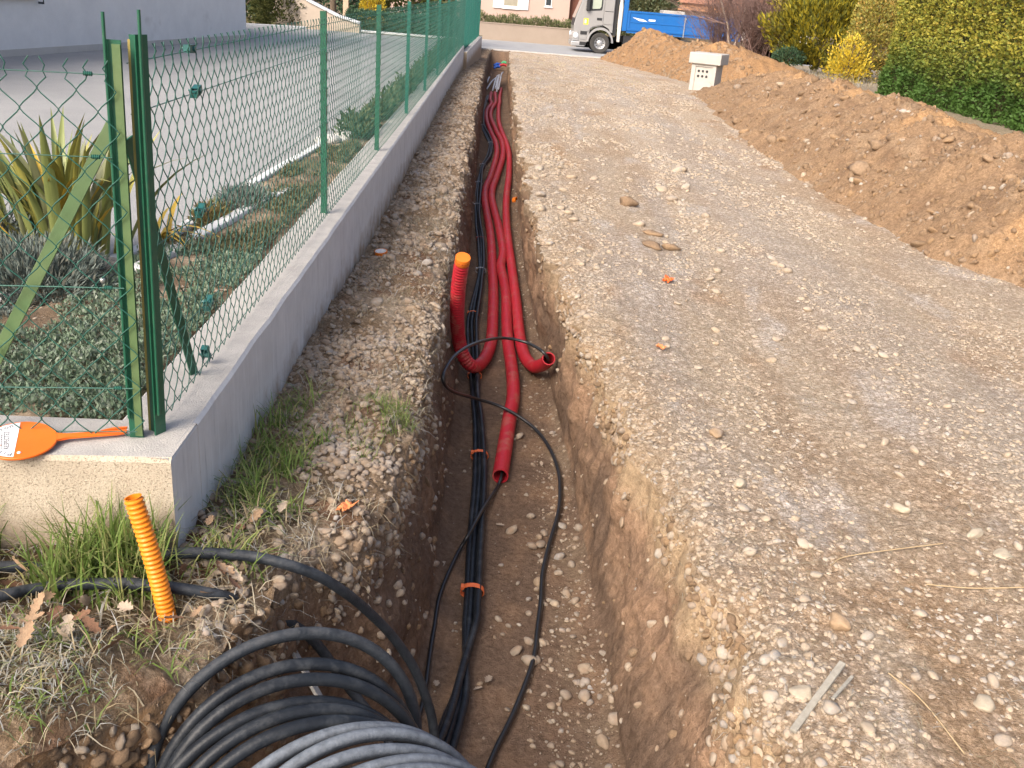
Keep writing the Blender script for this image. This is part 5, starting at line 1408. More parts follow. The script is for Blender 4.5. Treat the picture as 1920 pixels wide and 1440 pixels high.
m_ = MB(); m_.box((-6, 0, -0.3), (HL, 9, 2.9)); m_.build('wall', m_rough, house)
m_ = MB(); m_.box((-6, -0.012, -0.3), (HL + .012, 0.0, 0.10)); m_.build('plinth', mat('render_plinth', (0.52, 0.49, 0.45), (0.44, 0.41, 0.37), 2, 0.9, 0.4, 60), house)
m_ = MB(); m_.prism([(-0.5, 2.9), (9.5, 2.9), (9.5, 3.0), (4.5, 4.4), (-0.5, 3.0)], 0, -6.4, HL + 0.4); m_.build('roof', m_tile, house)
wq = np.array((-6.3295, 13.7, 1.1363)); wx0 = 1.15; 
win = MB().box((wx0, -0.03, 0.80), (wx0 + 1.25, 0.05, 1.95)).build('window', m_pvc, house, bevel=0.008)
MB().box((wx0 + .08, -0.034, 0.88), (wx0 + 0.585, -0.02, 1.87)).box((wx0 + .665, -0.034, 0.88), (wx0 + 1.17, -0.02, 1.87)).build('pane', m_glass, win)
MB().box((wx0 - 0.06, -0.08, 0.76), (wx0 + 1.31, 0.0, 0.80)).build('sill', m_pvc, win, bevel=0.008)
for x in (wx0 - 0.1, wx0 + 1.35):
    MB().box((x - 0.006, -0.09, 0.70), (x + 0.006, 0, 0.73)).box((x - 0.006, -0.09, 0.70), (x + 0.006, -0.078, 0.79)).build('shutter_hook', m_glass, win)

# behind the house: clipped conifer, ramp wall, low wall with hedge, fence posts and shrubs
m_con = mat_leaf('olive_conifer', [(0.06, 0.075, 0.018), (0.10, 0.11, 0.03), (0.15, 0.15, 0.05), (0.04, 0.055, 0.018)], 0.7, 0.2)
def tree(name, c, rad, n, ln, wd, m, label, cat, trunk=0.5, group=None, tr=0.09, **kw):
    o = empty(name, c, label, cat, group)
    v, f = blob_leaves((0, 0, trunk), rad, n, ln, wd, **kw)
    link('crown', mesh_np('crown', v, f, False), m, o)
    m_ = MB(); m_.tube(spline([(0, 0, -0.1), (0.02, 0.01, trunk * .6), (-.02, .02, trunk + rad[2] * .8)], 0.1), np.linspace(tr, tr * .35, len(spline([(0, 0, -0.1), (0.02, 0.01, trunk * .6), (-.02, .02, trunk + rad[2] * .8)], 0.1))), 8)
    for k in range(6):
        a = k * 1.05; z0 = trunk + rad[2] * (.05 + .1 * k)
        m_.tube([(0, 0, z0), (rad[0] * .35 * math.cos(a), rad[1] * .35 * math.sin(a), z0 + rad[2] * .15), (rad[0] * .75 * math.cos(a), rad[1] * .75 * math.sin(a), z0 + rad[2] * .25)], [tr * .4, tr * .28, tr * .1], 5)
    m_.build('trunk', m_bark, o, smooth=True)
    return o
tree('conifer', (-6.35, 28.2, 0.32), (0.75, 0.9, 2.0), 9000, 0.14, 0.020, m_con, 'dark olive conifer behind the corner of the white house', 'tree', 0.15, up=0.3)
tree('conifer', (-7.9, 29.5, 0.32), (0.9, 0.9, 2.2), 4000, 0.14, 0.022, m_con, 'olive conifer half hidden behind the white house', 'tree', 0.15, up=0.3)
edging([(-7.2, 26.3, .30), (-6.3, 26.8, .30), (-5.5, 27.2, .30)], 0.16, 0.13, 'white kerb under the olive conifer', 0.5)
m_cream = mat_concrete('cream_render', (0.60, 0.50, 0.40), (0.52, 0.43, 0.34), 3, 0.4, 50)
rw = empty('ramp_wall', (-5.4, 27.6, 0.3), 'cream ramp wall with a sloping white coping past the conifer', 'wall')
m_ = MB(); m_.prism([(-1.0, -0.2), (1.3, -0.2), (1.3, 0.28), (0.7, 0.42), (-0.1, 0.75), (-1.0, 1.25)], 1, 0, 0.22); m_.build('wall', m_cream, rw)
cpts = [(-1.0, 1.25), (-0.1, 0.75), (0.7, 0.42), (1.3, 0.28)]
for a, b in zip(cpts, cpts[1:]):
    bar(MB(), (a[0], 0.11, a[1] + .03), (b[0], 0.11, b[1] + .03), 0.30, 0.06, (0, 0, 1)).build('coping', m_pvc, rw, bevel=0.01)
lw = empty('low_wall', (-4.3, 30.3, 0.0), 'low pinkish wall with white coping closing the far end of the drive', 'wall')
m_ = MB(); m_.box((-1.4, 0, -0.3), (3.0, 0.2, 0.24)); m_.build('wall', mat_concrete('pink_render', (0.50, 0.42, 0.37), (0.44, 0.36, 0.31), 3, 0.4, 50), lw)
for k in range(5):
    MB().box((-1.45 + k * .9, -0.04, 0.242), (-1.45 + k * .9 + .89, 0.24, 0.30)).build('coping', m_pvc, lw, bevel=0.008)
m_hd = mat_leaf('dark_hedge_leaf', [(0.03, 0.075, 0.04), (0.05, 0.10, 0.05), (0.07, 0.12, 0.06), (0.04, 0.08, 0.06)], 0.6, 0.15)
def hedge(name, lo, hi, n, ln, wd, m, label, group=None, rz=0.0, jit=0.6, lum=0.08, cat='hedge', corner=0.35, sides='xXyYZ'):
    lo, hi = np.array(lo, float), np.array(hi, float)
    o = empty(name, tuple((lo + hi) / 2 * np.array([1, 1, 0]) + np.array([0, 0, lo[2]])), label, cat, group)
    dim = hi - lo; ar = {'x': dim[1] * dim[2], 'X': dim[1] * dim[2], 'y': dim[0] * dim[2], 'Y': dim[0] * dim[2], 'Z': dim[0] * dim[1]}
    tot = sum(ar[s] for s in sides); Vs, Fs, off = [], [], 0
    for s in sides:
        k = int(n * ar[s] / tot); p = rng.random((k, 3)) * dim - dim * np.array([.5, .5, 0]); nr = np.zeros((k, 3))
        ax = {'x': 0, 'y': 1, 'z': 2}[s.lower()]; pos = s.isupper()
        dep = np.abs(rng.normal(0, 0.07, k)) + lum * fbm(p[:, (ax + 1) % 3] * 1.6, p[:, (ax + 2) % 3] * 1.6, ax * 7, 4)
        p[:, ax] = (dim[ax] * (1.0 if ax == 2 else .5) - dep) if pos else (-dim[ax] * .5 + dep)
        nr[:, ax] = 1 if pos else -1; nr[:, 2] += 0.35
        v, f = leaves_mesh(p, nr, ln, wd, 0, jit); Vs.append(v); Fs.append(f + off); off += len(v)
    # round the upright corners
    Va = np.vstack(Vs); hx, hy = dim[0] / 2, dim[1] / 2; c = min(corner, hx, hy)
    qx, qy = np.abs(Va[:, 0]) - (hx - c), np.abs(Va[:, 1]) - (hy - c)
    inn = (qx > 0) & (qy > 0); rr2 = np.sqrt(qx ** 2 + qy ** 2); mx_ = np.maximum(qx, qy); sc_ = np.where(inn, mx_ / np.maximum(rr2, 1e-6), 1)
    Va[:, 0] = np.where(inn, np.sign(Va[:, 0]) * (hx - c + qx * sc_), Va[:, 0]); Va[:, 1] = np.where(inn, np.sign(Va[:, 1]) * (hy - c + qy * sc_), Va[:, 1])
    link('foliage', mesh_np('foliage', Va, np.vstack(Fs), False), m, o)
    m_ = MB(); ins_ = 0.22
    m_.box((-hx + ins_, -hy + ins_, 0.05), (hx - ins_, hy - ins_, dim[2] - ins_))
    m_.build('inner_twigs', mat(name + '_inner', (0.06, 0.07, 0.022), (0.085, 0.075, 0.03), 9, 0.95, 0.8, 20), o, bevel=0.1)
    o.rotation_euler = (0, 0, rz)
    return o
hedge('hedge', (-5.2, 32.0, -0.1), (-1.6, 33.0, 0.75), 9000, 0.10, 0.018, m_hd, 'dark green hedge behind the low pinkish wall')
m_yel = mat_leaf('yellow_leaf', [(0.62, 0.44, 0.03), (0.70, 0.52, 0.05), (0.50, 0.38, 0.05), (0.42, 0.38, 0.06)], 0.6, 0.3)
bush('yellow_shrub', (-4.7, 34.5, 0.25), (0.45, 0.4, 1.25), 3000, 0.10, 0.022, m_yel, 'yellow shrub rising behind the dark hedge', 'shrub', up=0.4)
m_post = mat('cream_post', (0.55, 0.42, 0.30), (0.48, 0.36, 0.25), 4, 0.8)
p_ = MB().box((-5.62, 34.0, -0.2), (-5.44, 34.18, 1.7)).box((-5.65, 33.97, 1.7), (-5.41, 34.21, 1.76)).build('gate_post', m_post, bevel=0.01); tag(p_, 'cream gate post at the far end of the drive', 'post')
tree('bare_tree', (-6.15, 35.0, 0.0), (1.3, 1.3, 1.6), 1500, 0.16, 0.006, mat_leaf('brown_twig', [(0.14, 0.09, 0.06), (0.2, 0.13, 0.09)]), 'brown bare tree beside the cream gate post', 'tree', 1.2, tr=0.14, shell=0.9)
for k, (x, y, s) in enumerate(((-9, 44, 2.6), (-4.6, 48, 2.0), (-14, 46, 3.0))):
    tree('garden_tree', (x, y, -0.7), (s, s, s * 1.2), 6000, 0.28, 0.05, m_hd if k != 1 else m_con, ('round dark tree beyond the far hedge', 'olive tree behind the far end of the wire fence', 'large dark tree far behind the white house')[k], 'tree', 1.0, tr=0.18)

# ------------------------------------------------------------------ beyond the road
m_pink = mat_concrete('pink_wall', (0.52, 0.385, 0.33), (0.475, 0.35, 0.30), 0.6, 0.3, 40)
ph = empty('pink_house', (0, 61, -0.2), 'pale pink house with white shutters across the road', 'house')
m_ = MB(); m_.box((-9.0, 0, -0.3), (3.62, 9, 3.6)); m_.build('wall', m_pink, ph)
m_ = MB(); m_.prism([(-0.6, 3.6), (9.6, 3.6), (9.6, 3.72), (4.5, 5.4), (-0.6, 3.72)], 0, -9.5, 4.6); m_.build('roof', m_tile, ph)
m_ = MB(); m_.box((3.62, 0.35, -0.3), (5.2, 8, 3.55)); m_.build('porch_wall', mat('brown_wall', (0.17, 0.07, 0.045), (0.14, 0.055, 0.038), 2, 0.8), ph)
w_ = MB().box((-0.42, -0.03, 0.98), (0.52, 0.05, 2.2)).build('window', m_pvc, ph, bevel=0.01)
MB().box((-0.36, -0.035, 1.10), (0.46, -0.02, 2.12)).build('pane', mat('curtained_glass', (0.38, 0.35, 0.27), (0.30, 0.28, 0.22), 4, 0.2), w_)
for x0, x1 in ((-1.02, -0.43), (0.53, 1.12)):
    s_ = MB().box((x0, -0.07, 0.92), (x1, -0.03, 2.2)).build('shutter', m_pvc, ph, bevel=0.006)
    MB().box((x0 + .05, -0.08, 1.08), (x1 - .05, -0.069, 1.13)).box((x0 + .05, -0.08, 1.9), (x1 - .05, -0.069, 1.95)).build('batten', m_pvc, s_)
MB().box((-0.5, -0.09, 0.90), (0.6, 0.0, 0.975)).build('sill', m_pvc, w_, bevel=0.008)
w_ = MB().box((2.12, -0.02, 1.22), (2.52, 0.05, 2.0)).build('window', m_pvc, ph, bevel=0.008)
MB().box((2.17, -0.025, 1.28), (2.47, -0.015, 1.95)).build('pane', m_glass, w_)
MB().box((2.06, -0.07, 1.15), (2.58, 0.0, 1.215)).build('sill', m_pvc, w_, bevel=0.008)
tw_ = tag(MB().box((-40, 56.2, -1.1), (3.9, 56.42, -0.03)).box((-40, 56.17, -0.028), (3.9, 56.45, 0.02)).build('garden_wall', mat_concrete('tan_render', (0.35, 0.285, 0.23), (0.31, 0.25, 0.20), 1.2, 0.3, 40)), 'low tan garden wall along the far side of the road', 'wall')
m_ole = mat_leaf('oleander_leaf', [(0.10, 0.14, 0.05), (0.15, 0.19, 0.08), (0.22, 0.24, 0.11), (0.30, 0.26, 0.15), (0.07, 0.10, 0.04)], 0.6, 0.2)
for k, x in enumerate(np.arange(-2.2, 4.0, 0.62)):
    h_ = 0.40 + 0.07 * math.sin(k * 2.1)
    bush('oleander', (float(x), 57.3 + 0.1 * math.sin(k), -0.22), (0.40, 0.34, h_ * 1.55), 800, 0.17, 0.020, m_ole, 'low leafy shrub in the row between the tan wall and the pink house', 'shrub', 'shrubs in front of the pink house', up=1.0, jit=0.45)
m_far = mat_leaf('far_shrub_leaf', [(0.10, 0.14, 0.07), (0.15, 0.18, 0.10), (0.20, 0.20, 0.12), (0.07, 0.10, 0.05)], 0.7, 0.2)
hedge('hedge', (5.0, 58.5, -0.4), (9.6, 60.0, 2.6), 6500, 0.26, 0.05, m_far, 'tall loose hedge behind the blue truck', lum=0.3)
oh = empty('orange_house', (12.3, 64, -0.2), 'white house with an orange roof edge behind the truck bed', 'house')
MB().box((-2.9, 0, -0.4), (7, 8, 1.62)).build('wall', mat_concrete('white_wall', (0.68, 0.65, 0.62), (0.6, 0.57, 0.54), 1, 0.3, 40), oh)
MB().box((-3.2, -0.5, 1.621), (7.3, 8.4, 2.05)).build('fascia', mat('orange_fascia', (0.62, 0.33, 0.18), (0.55, 0.28, 0.15), 2, 0.8), oh)
MB().prism([(-0.7, 2.052), (8.6, 2.052), (4, 3.6)], 0, -3.4, 7.5).build('roof', m_tile, oh)
for x in (-1.6, 1.2, 4.0):
    w_ = MB().box((x, -0.03, 0.0), (x + 1.2, 0.05, 1.1)).build('window', m_pvc, oh); MB().box((x + .08, -0.035, 0.08), (x + 1.12, -0.025, 1.02)).build('pane', m_glass, w_)

# ------------------------------------------------------------------ the truck on the road
m_cab = mat('grey_truck_paint', (0.30, 0.295, 0.29), (0.285, 0.28, 0.275), 4, 0.3, spec=0.5, coat=0.4)
m_blue = mat('blue_truck_paint', (0.008, 0.125, 0.40), (0.008, 0.11, 0.36), 3, 0.35, spec=0.5, coat=0.3, dirt=((0.10, 0.20, 0.38), 2, 0.62, 0.9))
m_black = mat('black_plastic', (0.022, 0.022, 0.024), (0.03, 0.03, 0.032), 10, 0.55)
m_tyre = mat('tyre_rubber', (0.035, 0.034, 0.033), (0.06, 0.055, 0.05), 8, 0.85, 0.2, 40)
m_steel = mat('silver_steel', (0.50, 0.50, 0.50), (0.42, 0.42, 0.42), 12, 0.35, metal=0.6)
m_lamp = mat('lamp_glass', (0.75, 0.77, 0.80), (0.68, 0.70, 0.74), 8, 0.15, spec=0.8)
m_wglass = mat('cab_glass', (0.17, 0.20, 0.20), (0.13, 0.16, 0.16), 1.5, 0.06, spec=0.9)
TZ = -0.90
truck = empty('tipper_truck', (4.72, 50.9, TZ), 'grey cab tipper truck with a blue bed parked on the road', 'truck')
# x runs to the rear; front wheel at 0; near side at y = 0 (toward the viewer), width 2.4
W_ = 2.4
cabp = [(-1.38, 0.55), (0.0 - 0.75, 0.45), (-0.66, 0.50), (-0.62, 0.98), (-0.42, 1.22), (0.0, 1.32), (0.42, 1.22), (0.52, 1.02), (0.60, 1.02), (0.60, 3.05), (0.4, 3.22), (-0.65, 3.2), (-0.90, 2.95), (-1.30, 1.75), (-1.40, 1.30)]
MB().prism(cabp, 1, 0.02, W_).build('cab', m_cab, truck, bevel=0.03)
MB().prism([(-1.385, 1.62), (-1.345, 1.62), (-0.875, 2.9), (-0.92, 2.9)], 1, 0.12, W_ - 0.12).build('windscreen', m_wglass, truck)
MB().prism([(-1.40, 1.26), (-1.42, 1.26), (-1.37, 1.60), (-1.34, 1.60)], 1, 0.2, W_ - 0.2).build('grille', m_black, truck)
door = MB().prism([(-0.98, 1.02), (-0.66, 1.02), (-0.46, 1.26), (-0.1, 1.36), (0.06, 1.37), (0.06, 3.0), (-0.72, 3.0), (-1.0, 2.0)], 1, -0.012, 0.022).build('door', m_cab, truck, bevel=0.010)
MB().prism([(-0.82, 1.98), (-0.06, 2.06), (-0.03, 2.18), (-0.03, 2.92), (-0.66, 2.92), (-0.86, 2.2)], 1, -0.018, -0.011).build('window_surround', m_black, door)
MB().prism([(-0.54, 2.10), (-0.16, 2.14), (-0.10, 2.24), (-0.10, 2.88), (-0.56, 2.88)], 1, -0.024, -0.017).build('window', mat('bright_cab_glass', (0.45, 0.50, 0.40), (0.36, 0.40, 0.34), 2, 0.1, spec=0.8), door)
MB().box((-0.26, -0.03, 1.58), (0.0, -0.011, 1.70)).build('handle', m_black, door, bevel=0.012)
MB().box((-0.92, -0.016, 1.34), (-0.68, -0.011, 1.64)).build('sticker', mat('yellow_sticker', (0.80, 0.58, 0.05), (0.75, 0.52, 0.03), 4, 0.5), door)
MB().prism([(-0.88, 1.40), (-0.78, 1.40), (-0.78, 1.55), (-0.84, 1.60), (-0.88, 1.55)], 1, -0.019, -0.0155).build('emblem', mat('pale_emblem', (0.8, 0.78, 0.6)), door)
MB().box((0.09, -0.006, 1.42), (0.57, 0.021, 2.95)).build('side_panel', m_cab, truck, bevel=0.015)
MB().box((0.11, -0.010, 2.02), (0.55, -0.0065, 2.05)).build('panel_seam', m_black, truck)
mir = MB().box((-0.86, -0.22, 2.0), (-0.68, -0.08, 2.72)).build('mirror', m_black, truck, bevel=0.04)
MB().box((-0.80, -0.10, 2.64), (-0.74, 0.03, 2.69)).build('arm', m_black, mir)
MB().box((-1.46, 0.0, 0.28), (-0.74, W_, 0.52)).box((-1.44, -0.01, 0.52), (-1.08, W_, 0.78)).build('bumper', m_steel, truck, bevel=0.05)
MB().box((-1.45, -0.02, 0.60), (-1.14, 0.30, 0.98)).build('lamp_housing', m_cab, truck, bevel=0.05)
MB().lathe([(0, -0.006), (0.12, -0.006), (0.14, 0.02), (0.14, 0.05)], (-1.26, -0.02, 0.80), (0, 1, 0), 18).build('headlight', m_lamp, truck, smooth=True)
MB().lathe([(0, -0.006), (0.12, -0.006), (0.14, 0.02), (0.14, 0.05)], (-1.455, W_ - .3, 0.80), (1, 0, 0), 18).build('headlight', m_lamp, truck, smooth=True)
for z in (0.34, 0.62, 0.86):
    MB().box((-1.04, -0.01, z), (-0.70, 0.35, z + 0.17)).build('step', m_black if z != .62 else m_cab, truck, bevel=0.02)
arch = [(0.60 * math.cos(a), 0.52 + 0.62 * math.sin(a)) for a in np.linspace(R(2), R(178), 18)]
arch2 = [(0.68 * math.cos(a), 0.52 + 0.74 * math.sin(a)) for a in np.linspace(R(178), R(2), 18)]
m_ = MB(); n_ = 18
for y0, y1 in ((-0.03, 0.5),):
    a1, a2 = np.array(arch), np.array(arch2)[::-1]
    for i in range(n_ - 1):
        m_.prism([tuple(a1[i]), tuple(a2[i]), tuple(a2[i + 1]), tuple(a1[i + 1])], 1, y0, y1)
m_.build('wheel_arch', m_steel, truck)
def wheel(cx, y, r=0.50, tag_='wheel'):
    o = bpy.data.objects.new('wheel', None); COL.objects.link(o); o.parent = truck; o.location = (cx, y, r)
    MB().lathe([(r * .56, -0.12), (r * .72, -0.145), (r * .94, -0.14), (r, -0.10), (r, 0.14), (r * .94, 0.15), (r * .56, 0.14)], axis=(0, 1, 0), n=40).build('tyre', m_tyre, o, angle=40)
    MB().lathe([(r * .57, -0.115), (r * .52, -0.10), (r * .48, -0.03), (r * .28, 0.0), (r * .26, -0.07), (r * .12, -0.10), (0, -0.10)], axis=(0, 1, 0), n=30).build('rim', m_steel, o, angle=40)
    m_ = MB()
    for k in range(10):
        a = k * math.pi / 5; m_.lathe([(0, -0.05), (0.026, -0.05), (0.026, 0.0)], (r * .38 * math.cos(a), -0.015, r * .38 * math.sin(a)), (0, 1, 0), 8)
    m_.build('hand_holes', m_black, o)
    return o
wheel(0, 0.10); wheel(0, W_ - .12); wheel(4.32, 0.10); wheel(4.32, W_ - .12); wheel(4.32, 0.46)
MB().box((0.9, 0.75, 0.62), (7.2, 0.85, 0.88)).box((0.9, W_ - .85, 0.62), (7.2, W_ - .75, 0.88)).box((1.2, 0.2, 0.50), (2.2, 0.72, 0.95)).box((2.4, 0.3, 0.55), (3.4, 0.72, 0.9)).build('chassis', m_black, truck)
MB().box((0.62, 0.12, 0.9), (0.78, W_ - .12, 3.0)).build('cab_back', m_black, truck)
m_ = MB(); m_.prism([(0.86, 0.62), (1.00, 0.62), (1.02, 1.5), (1.02, 2.3), (0.96, 2.75), (0.86, 2.75), (0.82, 2.3), (0.82, 1.5)], 1, -0.02, 0.14); m_.build('air_intake', mat('cream_plastic', (0.62, 0.58, 0.53), (0.5, 0.47, 0.43), 4, 0.5), truck, bevel=0.03)
bz0, bz1, bx0, bx1 = 1.20, 2.14, 1.05, 7.2
MB().box((bx0, 0.0, bz0 - .02), (bx0 + 0.24, W_, 3.35)).build('headboard', m_blue, truck, bevel=0.015)
side_ = MB().box((bx0 + .25, 0.0, bz0), (bx1, 0.06, bz1)).build('side_board', m_blue, truck, bevel=0.01)
MB().box((bx0 + .26, -0.03, bz1 - .07), (bx1, 0.0, bz1 + .02)).box((bx0 + .26, -0.03, bz0 + .02), (bx1, 0.0, bz0 + .12)).box((bx0 + .28, -0.02, 1.60), (bx1, 0.0, 1.66)).build('rail', m_blue, side_, bevel=0.008)
for x in (bx0 + .3, 4.2, 6.6):
    MB().box((x, -0.035, bz0 + .1), (x + .06, 0.0, bz1 - .05)).build('stake', m_blue, side_, bevel=0.006)
MB().box((4.18, -0.06, bz1 - .22), (4.28, -0.03, bz1 - .10)).box((4.19, -0.05, bz0 - .12), (4.24, -0.03, bz1 - .2)).build('latch', m_steel, side_)
MB().prism([(1.52, 1.86), (2.12, 1.79), (2.32, 1.70), (1.92, 1.70)], 1, -0.006, -0.0015).build('logo', m_pvc, side_)
MB().box((2.37, -0.006, 1.73), (2.71, -0.0015, 1.82)).build('lettering', m_pvc, side_)
MB().box((bx0 + .25, W_ - .06, bz0), (bx1, W_, bz1)).build('side_board', m_blue, truck, bevel=0.01)
MB().box((bx1 - .06, 0.062, bz0), (bx1, W_ - .062, bz1)).build('tailboard', m_blue, truck, bevel=0.01)
MB().box((bx0 + .25, 0.02, bz0 - .10), (bx1 - .02, W_ - .02, bz0 - .002)).build('bed_floor', m_blue, truck)
m_mort = mat('rubble_load', (0.42, 0.37, 0.31), (0.33, 0.28, 0.22), 3, 0.95, 0.6, 20)
bm = bmesh.new(); bmesh.ops.create_grid(bm, x_segments=30, y_segments=14, size=0.5)
for v in bm.verts:
    x, y = v.co.x, v.co.y
    v.co = Vector((4.72 + 3.9 + x * 2.9, 50.9 + 1.2 + y * 2.2, TZ + bz0 + 0.1 + 0.95 * max(0, 1 - (2 * x) ** 2) ** .8 * max(0.1, 1 - (2 * y) ** 2 * .5) + 0.08 * float(noise3(x * 9, y * 9, 1))))
me = bpy.data.meshes.new('load'); bm.to_mesh(me); bm.free()
tag(link('rubble_load', me, m_mort), 'heap of grey brown rubble loaded in the blue truck bed', 'load')
tag(MB().box((9.1, 51.25, TZ + 2.02), (10.2, 52.6, TZ + 2.30), None, (-1.25, 0, 0)).build('concrete_slab', m_conc, bevel=0.02), 'pale concrete slab lying on the rubble in the truck bed', 'slab')

# ------------------------------------------------------------------ right side: stone box, shrubs, hedge
m_box = mat_concrete('pale_stone', (0.48, 0.46, 0.425), (0.40, 0.38, 0.35), 6, 0.4, 60, spots=((0.42, 0.42, 0.41), 7, 0.62, 0.8))
boxo = empty('stone_box', (4.40, 23.35, -0.13), 'pale concrete meter box with six holes, wedged between the earth heaps', 'meter box', None, R(-27))
BW, BH = 0.60, 0.62
MB().prism([(0.0, -0.1), (BW, -0.1), (BW, BH), (0.0, BH)], 1, 0.035, 0.60).build('body', m_box, boxo, bevel=0.01)
MB().box((0.0, 0.012, -0.1), (0.10, 0.034, BH)).box((BW - .08, 0.012, -0.1), (BW, 0.034, BH)).box((0.10, 0.012, BH - .06), (BW - .08, 0.034, BH)).build('frame', m_box, boxo, bevel=0.006)
MB().box((-0.07, -0.05, BH + .001), (BW + .10, 0.66, BH + .245)).build('lid', m_box, boxo, bevel=0.015)
for k in range(6):
    x, z = 0.185 + 0.10 * (k % 3), 0.46 - 0.115 * (k // 3)
    MB().lathe([(0, 0.020), (0.026, 0.020), (0.029, 0.012)], (x, 0.0135, z), (0, 1, 0), 14).build('hole', m_black, boxo)
m_gold2 = mat_leaf('golden_cypress', [(0.36, 0.30, 0.03), (0.48, 0.40, 0.04), (0.20, 0.20, 0.035), (0.10, 0.115, 0.03)], 0.65, 0.25, ((0.13, 0.13, 0.03), 1.6, 0.52, 0.75))
tree('golden_cypress', (10.15, 32, 0.35), (1.75, 1.6, 2.5), 26000, 0.20, 0.030, m_gold2, 'wide golden green cypress right of the bare shrub', 'tree', 0.75, up=0.9, jit=0.4, lumps=0.5, tr=0.12)
m_mix = mat_leaf('autumn_shrub_leaf', [(0.42, 0.36, 0.07), (0.30, 0.30, 0.08), (0.48, 0.30, 0.08), (0.22, 0.25, 0.08), (0.50, 0.40, 0.10)], 0.6, 0.25, ((0.24, 0.10, 0.06), 1.2, 0.60, 0.85))
tree('autumn_shrub', (9.9, 26.8, 0.36), (0.75, 0.8, 2.0), 11000, 0.085, 0.026, m_mix, 'olive shrub with reddish top beside the clipped hedge', 'shrub', 0.3, up=0.3, lumps=0.2, tr=0.05)
bush('yellow_bush', (8.98, 25.9, 0.36), (0.56, 0.5, 1.0), 1900, 0.085, 0.022, m_yel, 'small bright yellow bush in front of the golden cypress', 'bush', up=0.6, shell=0.75, lumps=0.4)
m_hedge = mat_leaf('clipped_hedge_leaf', [(0.22, 0.25, 0.045), (0.32, 0.32, 0.05), (0.42, 0.37, 0.06), (0.12, 0.155, 0.035), (0.47, 0.38, 0.07)], 0.6, 0.3)
nt = m_hedge.node_tree
# lower leaves are plain green; sunlit yellow is put into the upper leaf colour
mixs = [n for n in nt.nodes if n.type == 'VALTORGB'][0]
pz = node(nt, 'ShaderNodeSeparateXYZ'); tcn = node(nt, 'ShaderNodeTexCoord'); nt.links.new(tcn.outputs['Object'], pz.inputs[0])
ad = node(nt, 'ShaderNodeMath', operation='MULTIPLY_ADD'); nt.links.new(noise_n(nt, 1.1, 3, 0.6, tcn.outputs['Object']), ad.inputs[0]); ad.inputs[1].default_value = -1.1; nt.links.new(pz.outputs[2], ad.inputs[2])
lowf = ramp(nt, ad.outputs[0], 0.75, -0.05)
cc_ = mixc(nt, lowf, mixs.outputs['Color'], (0.075, 0.15, 0.032))
for l in list(mixs.outputs['Color'].links):
    if l.to_node.type in ('BSDF_PRINCIPLED', 'BSDF_TRANSLUCENT'):
        nt.links.new(cc_, l.to_socket)
hedge('clipped_hedge', (7.75, 5.5, 0.28), (9.6, 20.6, 2.75), 160000, 0.066, 0.020, m_hedge, 'big clipped hedge, green below and yellowish above, on the right', lum=0.13, corner=0.6, jit=0.75)

# bare purple brown shrub and a pale birch stem
m_twig = mat('purple_twigs', (0.22, 0.145, 0.125), (0.16, 0.10, 0.09), 5, 0.9)
m_birch = mat('birch_bark', (0.50, 0.42, 0.34), (0.26, 0.20, 0.16), 9, 0.9, 0.3, 20)
def twig_tree(name, c, n, h, spread, m, label, cat, r0=0.012, seed=1, trunkm=None):
    o = empty(name, c, label, cat)
    rt = random.Random(seed); m_ = MB(); tk = MB()
    def grow(p, d, L, r, lv):
        q = [np.array(p)]; dd = np.array(d, float)
        for k in range(4):
            dd = dd + np.array([rt.gauss(0, .16), rt.gauss(0, .16), rt.gauss(0.03, .10)]); dd /= np.linalg.norm(dd); q.append(q[-1] + dd * L / 4)
        (tk if lv == 0 else m_).tube(q, np.linspace(r, r * .5, 5), 3 if lv else 5, caps=False)
        if lv < 3:
            for k in range(rt.randint(3, 5)):
                i = rt.randint(1, 4); nd = dd + np.array([rt.gauss(0, .7), rt.gauss(0, .7), rt.gauss(.1, .45)])
                grow(q[i], nd / np.linalg.norm(nd), L * rt.uniform(.42, .68), r * .5, lv + 1)
    for k in range(n):
        a = rt.uniform(0, 6.28); s = rt.uniform(0, spread)
        grow((0.25 * rt.gauss(0, 1) * spread, 0.25 * rt.gauss(0, 1) * spread, -0.05), (s * math.cos(a), s * math.sin(a), 1), h * rt.uniform(.6, 1), r0, 0)
    tk.build('stems', trunkm or m, o, smooth=True); m_.build('twigs', m, o, smooth=True)
    return o
twig_tree('bare_shrub', (8.25, 33.0, 0.35), 95, 2.0, 1.05, m_twig, 'tangled purple brown leafless shrub left of the golden cypress', 'shrub', 0.016, 3)
twig_tree('bare_shrub', (7.3, 34.6, 0.2), 60, 2.1, 0.9, m_twig, 'thin leafless shrub in front of the rear of the truck', 'shrub', 0.013, 5)
bt = twig_tree('birch_tree', (7.55, 33.4, 0.30), 2, 3.4, 0.10, m_twig, 'pale stemmed bare birch among the purple twigs', 'tree', 0.055, 9, m_birch)
bush('dark_shrub', (8.9, 31.2, 0.38), (0.5, 0.4, 0.35), 1500, 0.08, 0.02, m_hd, 'low dark evergreen under the bare shrub', 'shrub', up=0.5)
n_ = 5000
x, y = rng.uniform(4.8, 11, n_), rng.uniform(22, 31, n_)
zz = zg(y) + 0.38 * sstep(4.6, 7.5, x)
ok = fbm(x * .9, y * .9, 3, 3) > -0.1
blades('dry_grass', np.stack([x, y, zz], 1)[ok], 0.28, 0.010, 0.8, m_dry, 'dry grass around the shrubs on the right')
n_ = 1200
x, y = rng.uniform(0.3, 3.6, n_), rng.uniform(22, 45, n_); ok = fbm(x * .7, y * .35, 9, 3) > 0.25
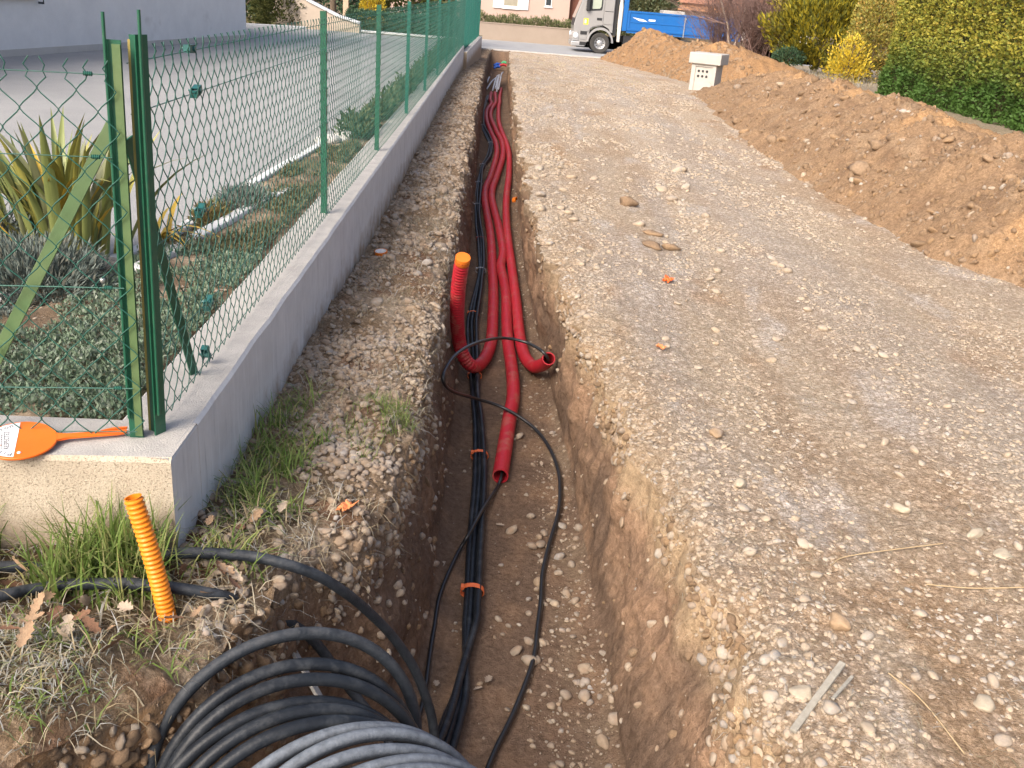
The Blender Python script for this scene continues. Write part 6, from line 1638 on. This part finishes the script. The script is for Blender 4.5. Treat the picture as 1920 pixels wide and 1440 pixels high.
blades('dry_grass', np.stack([x, y, zg(y)], 1)[ok], 0.10, 0.012, 1.2, mat_leaf('yellow_grass', [(0.36, 0.32, 0.14), (0.42, 0.36, 0.18), (0.26, 0.26, 0.10)]), 'yellowish grass tufts at the far end of the lane')

# ------------------------------------------------------------------ far end of the trench
m_gcon = mat('pale_grey_conduit', (0.55, 0.57, 0.62), (0.46, 0.48, 0.53), 8, 0.5)
def stick(a, b, r, m, label, group, name='grey_conduit', cat='conduit'):
    a, b = np.array(a), np.array(b); mid = (a + b) / 2 + np.array([0, 0, 0.05])
    m_ = MB(); m_.tube(spline([a, mid, b], 0.1), r, 10)
    return tag(m_.build(name, m, smooth=True), label, cat, group)
for a, b in [((-0.5726, 30.7951, -1.0838), (-0.5105, 32.3782, -0.9349)), ((-0.5207, 29.4825, -1.0416), (-0.2826, 31.6531, -0.8815)), ((-0.3326, 28.3882, -0.9565), (-0.2537, 32.7112, -0.8957)), ((-0.2609, 29.0023, -0.9562), (-0.2077, 31.8252, -0.8671)), ((-0.2095, 28.0433, -0.9454), (-0.2008, 32.8711, -0.8808)), ((-0.1629, 28.4501, -0.9185), (-0.1241, 31.9508, -0.8711)), ((-0.1462, 31.6865, -0.8626), (-0.0734, 34.2677, -0.896))]:
    stick(a, b, 0.022, m_gcon, 'pale grey conduit end sticking up past the red conduits', 'pale conduit ends in the far trench')
m_bl = mat('blue_pipe', (0.02, 0.10, 0.45), (0.02, 0.08, 0.36), 8, 0.45)
m_gr = mat('green_pipe', (0.05, 0.38, 0.16), (0.04, 0.3, 0.12), 8, 0.45)
for k, (a, b) in enumerate([((-0.5243, 43.4, -1.3547), (-0.2464, 43.5, -1.2961)), ((-0.5132, 43.1, -1.4439), (-0.2619, 43.2, -1.3655))]):
    stick(a, b, 0.06, m_bl, ('upper blue pipe crossing the far trench', 'lower blue pipe crossing the far trench')[k], None, 'blue_pipe', 'pipe')
stick((-0.2656, 43.3, -1.3283), (0.0388, 43.3, -1.3056), 0.055, m_red, 'short red pipe crossing the far trench beside the blue ones', None, 'red_pipe', 'pipe')
stick((-0.1786, 43.4, -1.2394), (0.0073, 43.4, -1.2032), 0.06, m_gr, 'short green pipe above the red one in the far trench', None, 'green_pipe', 'pipe')
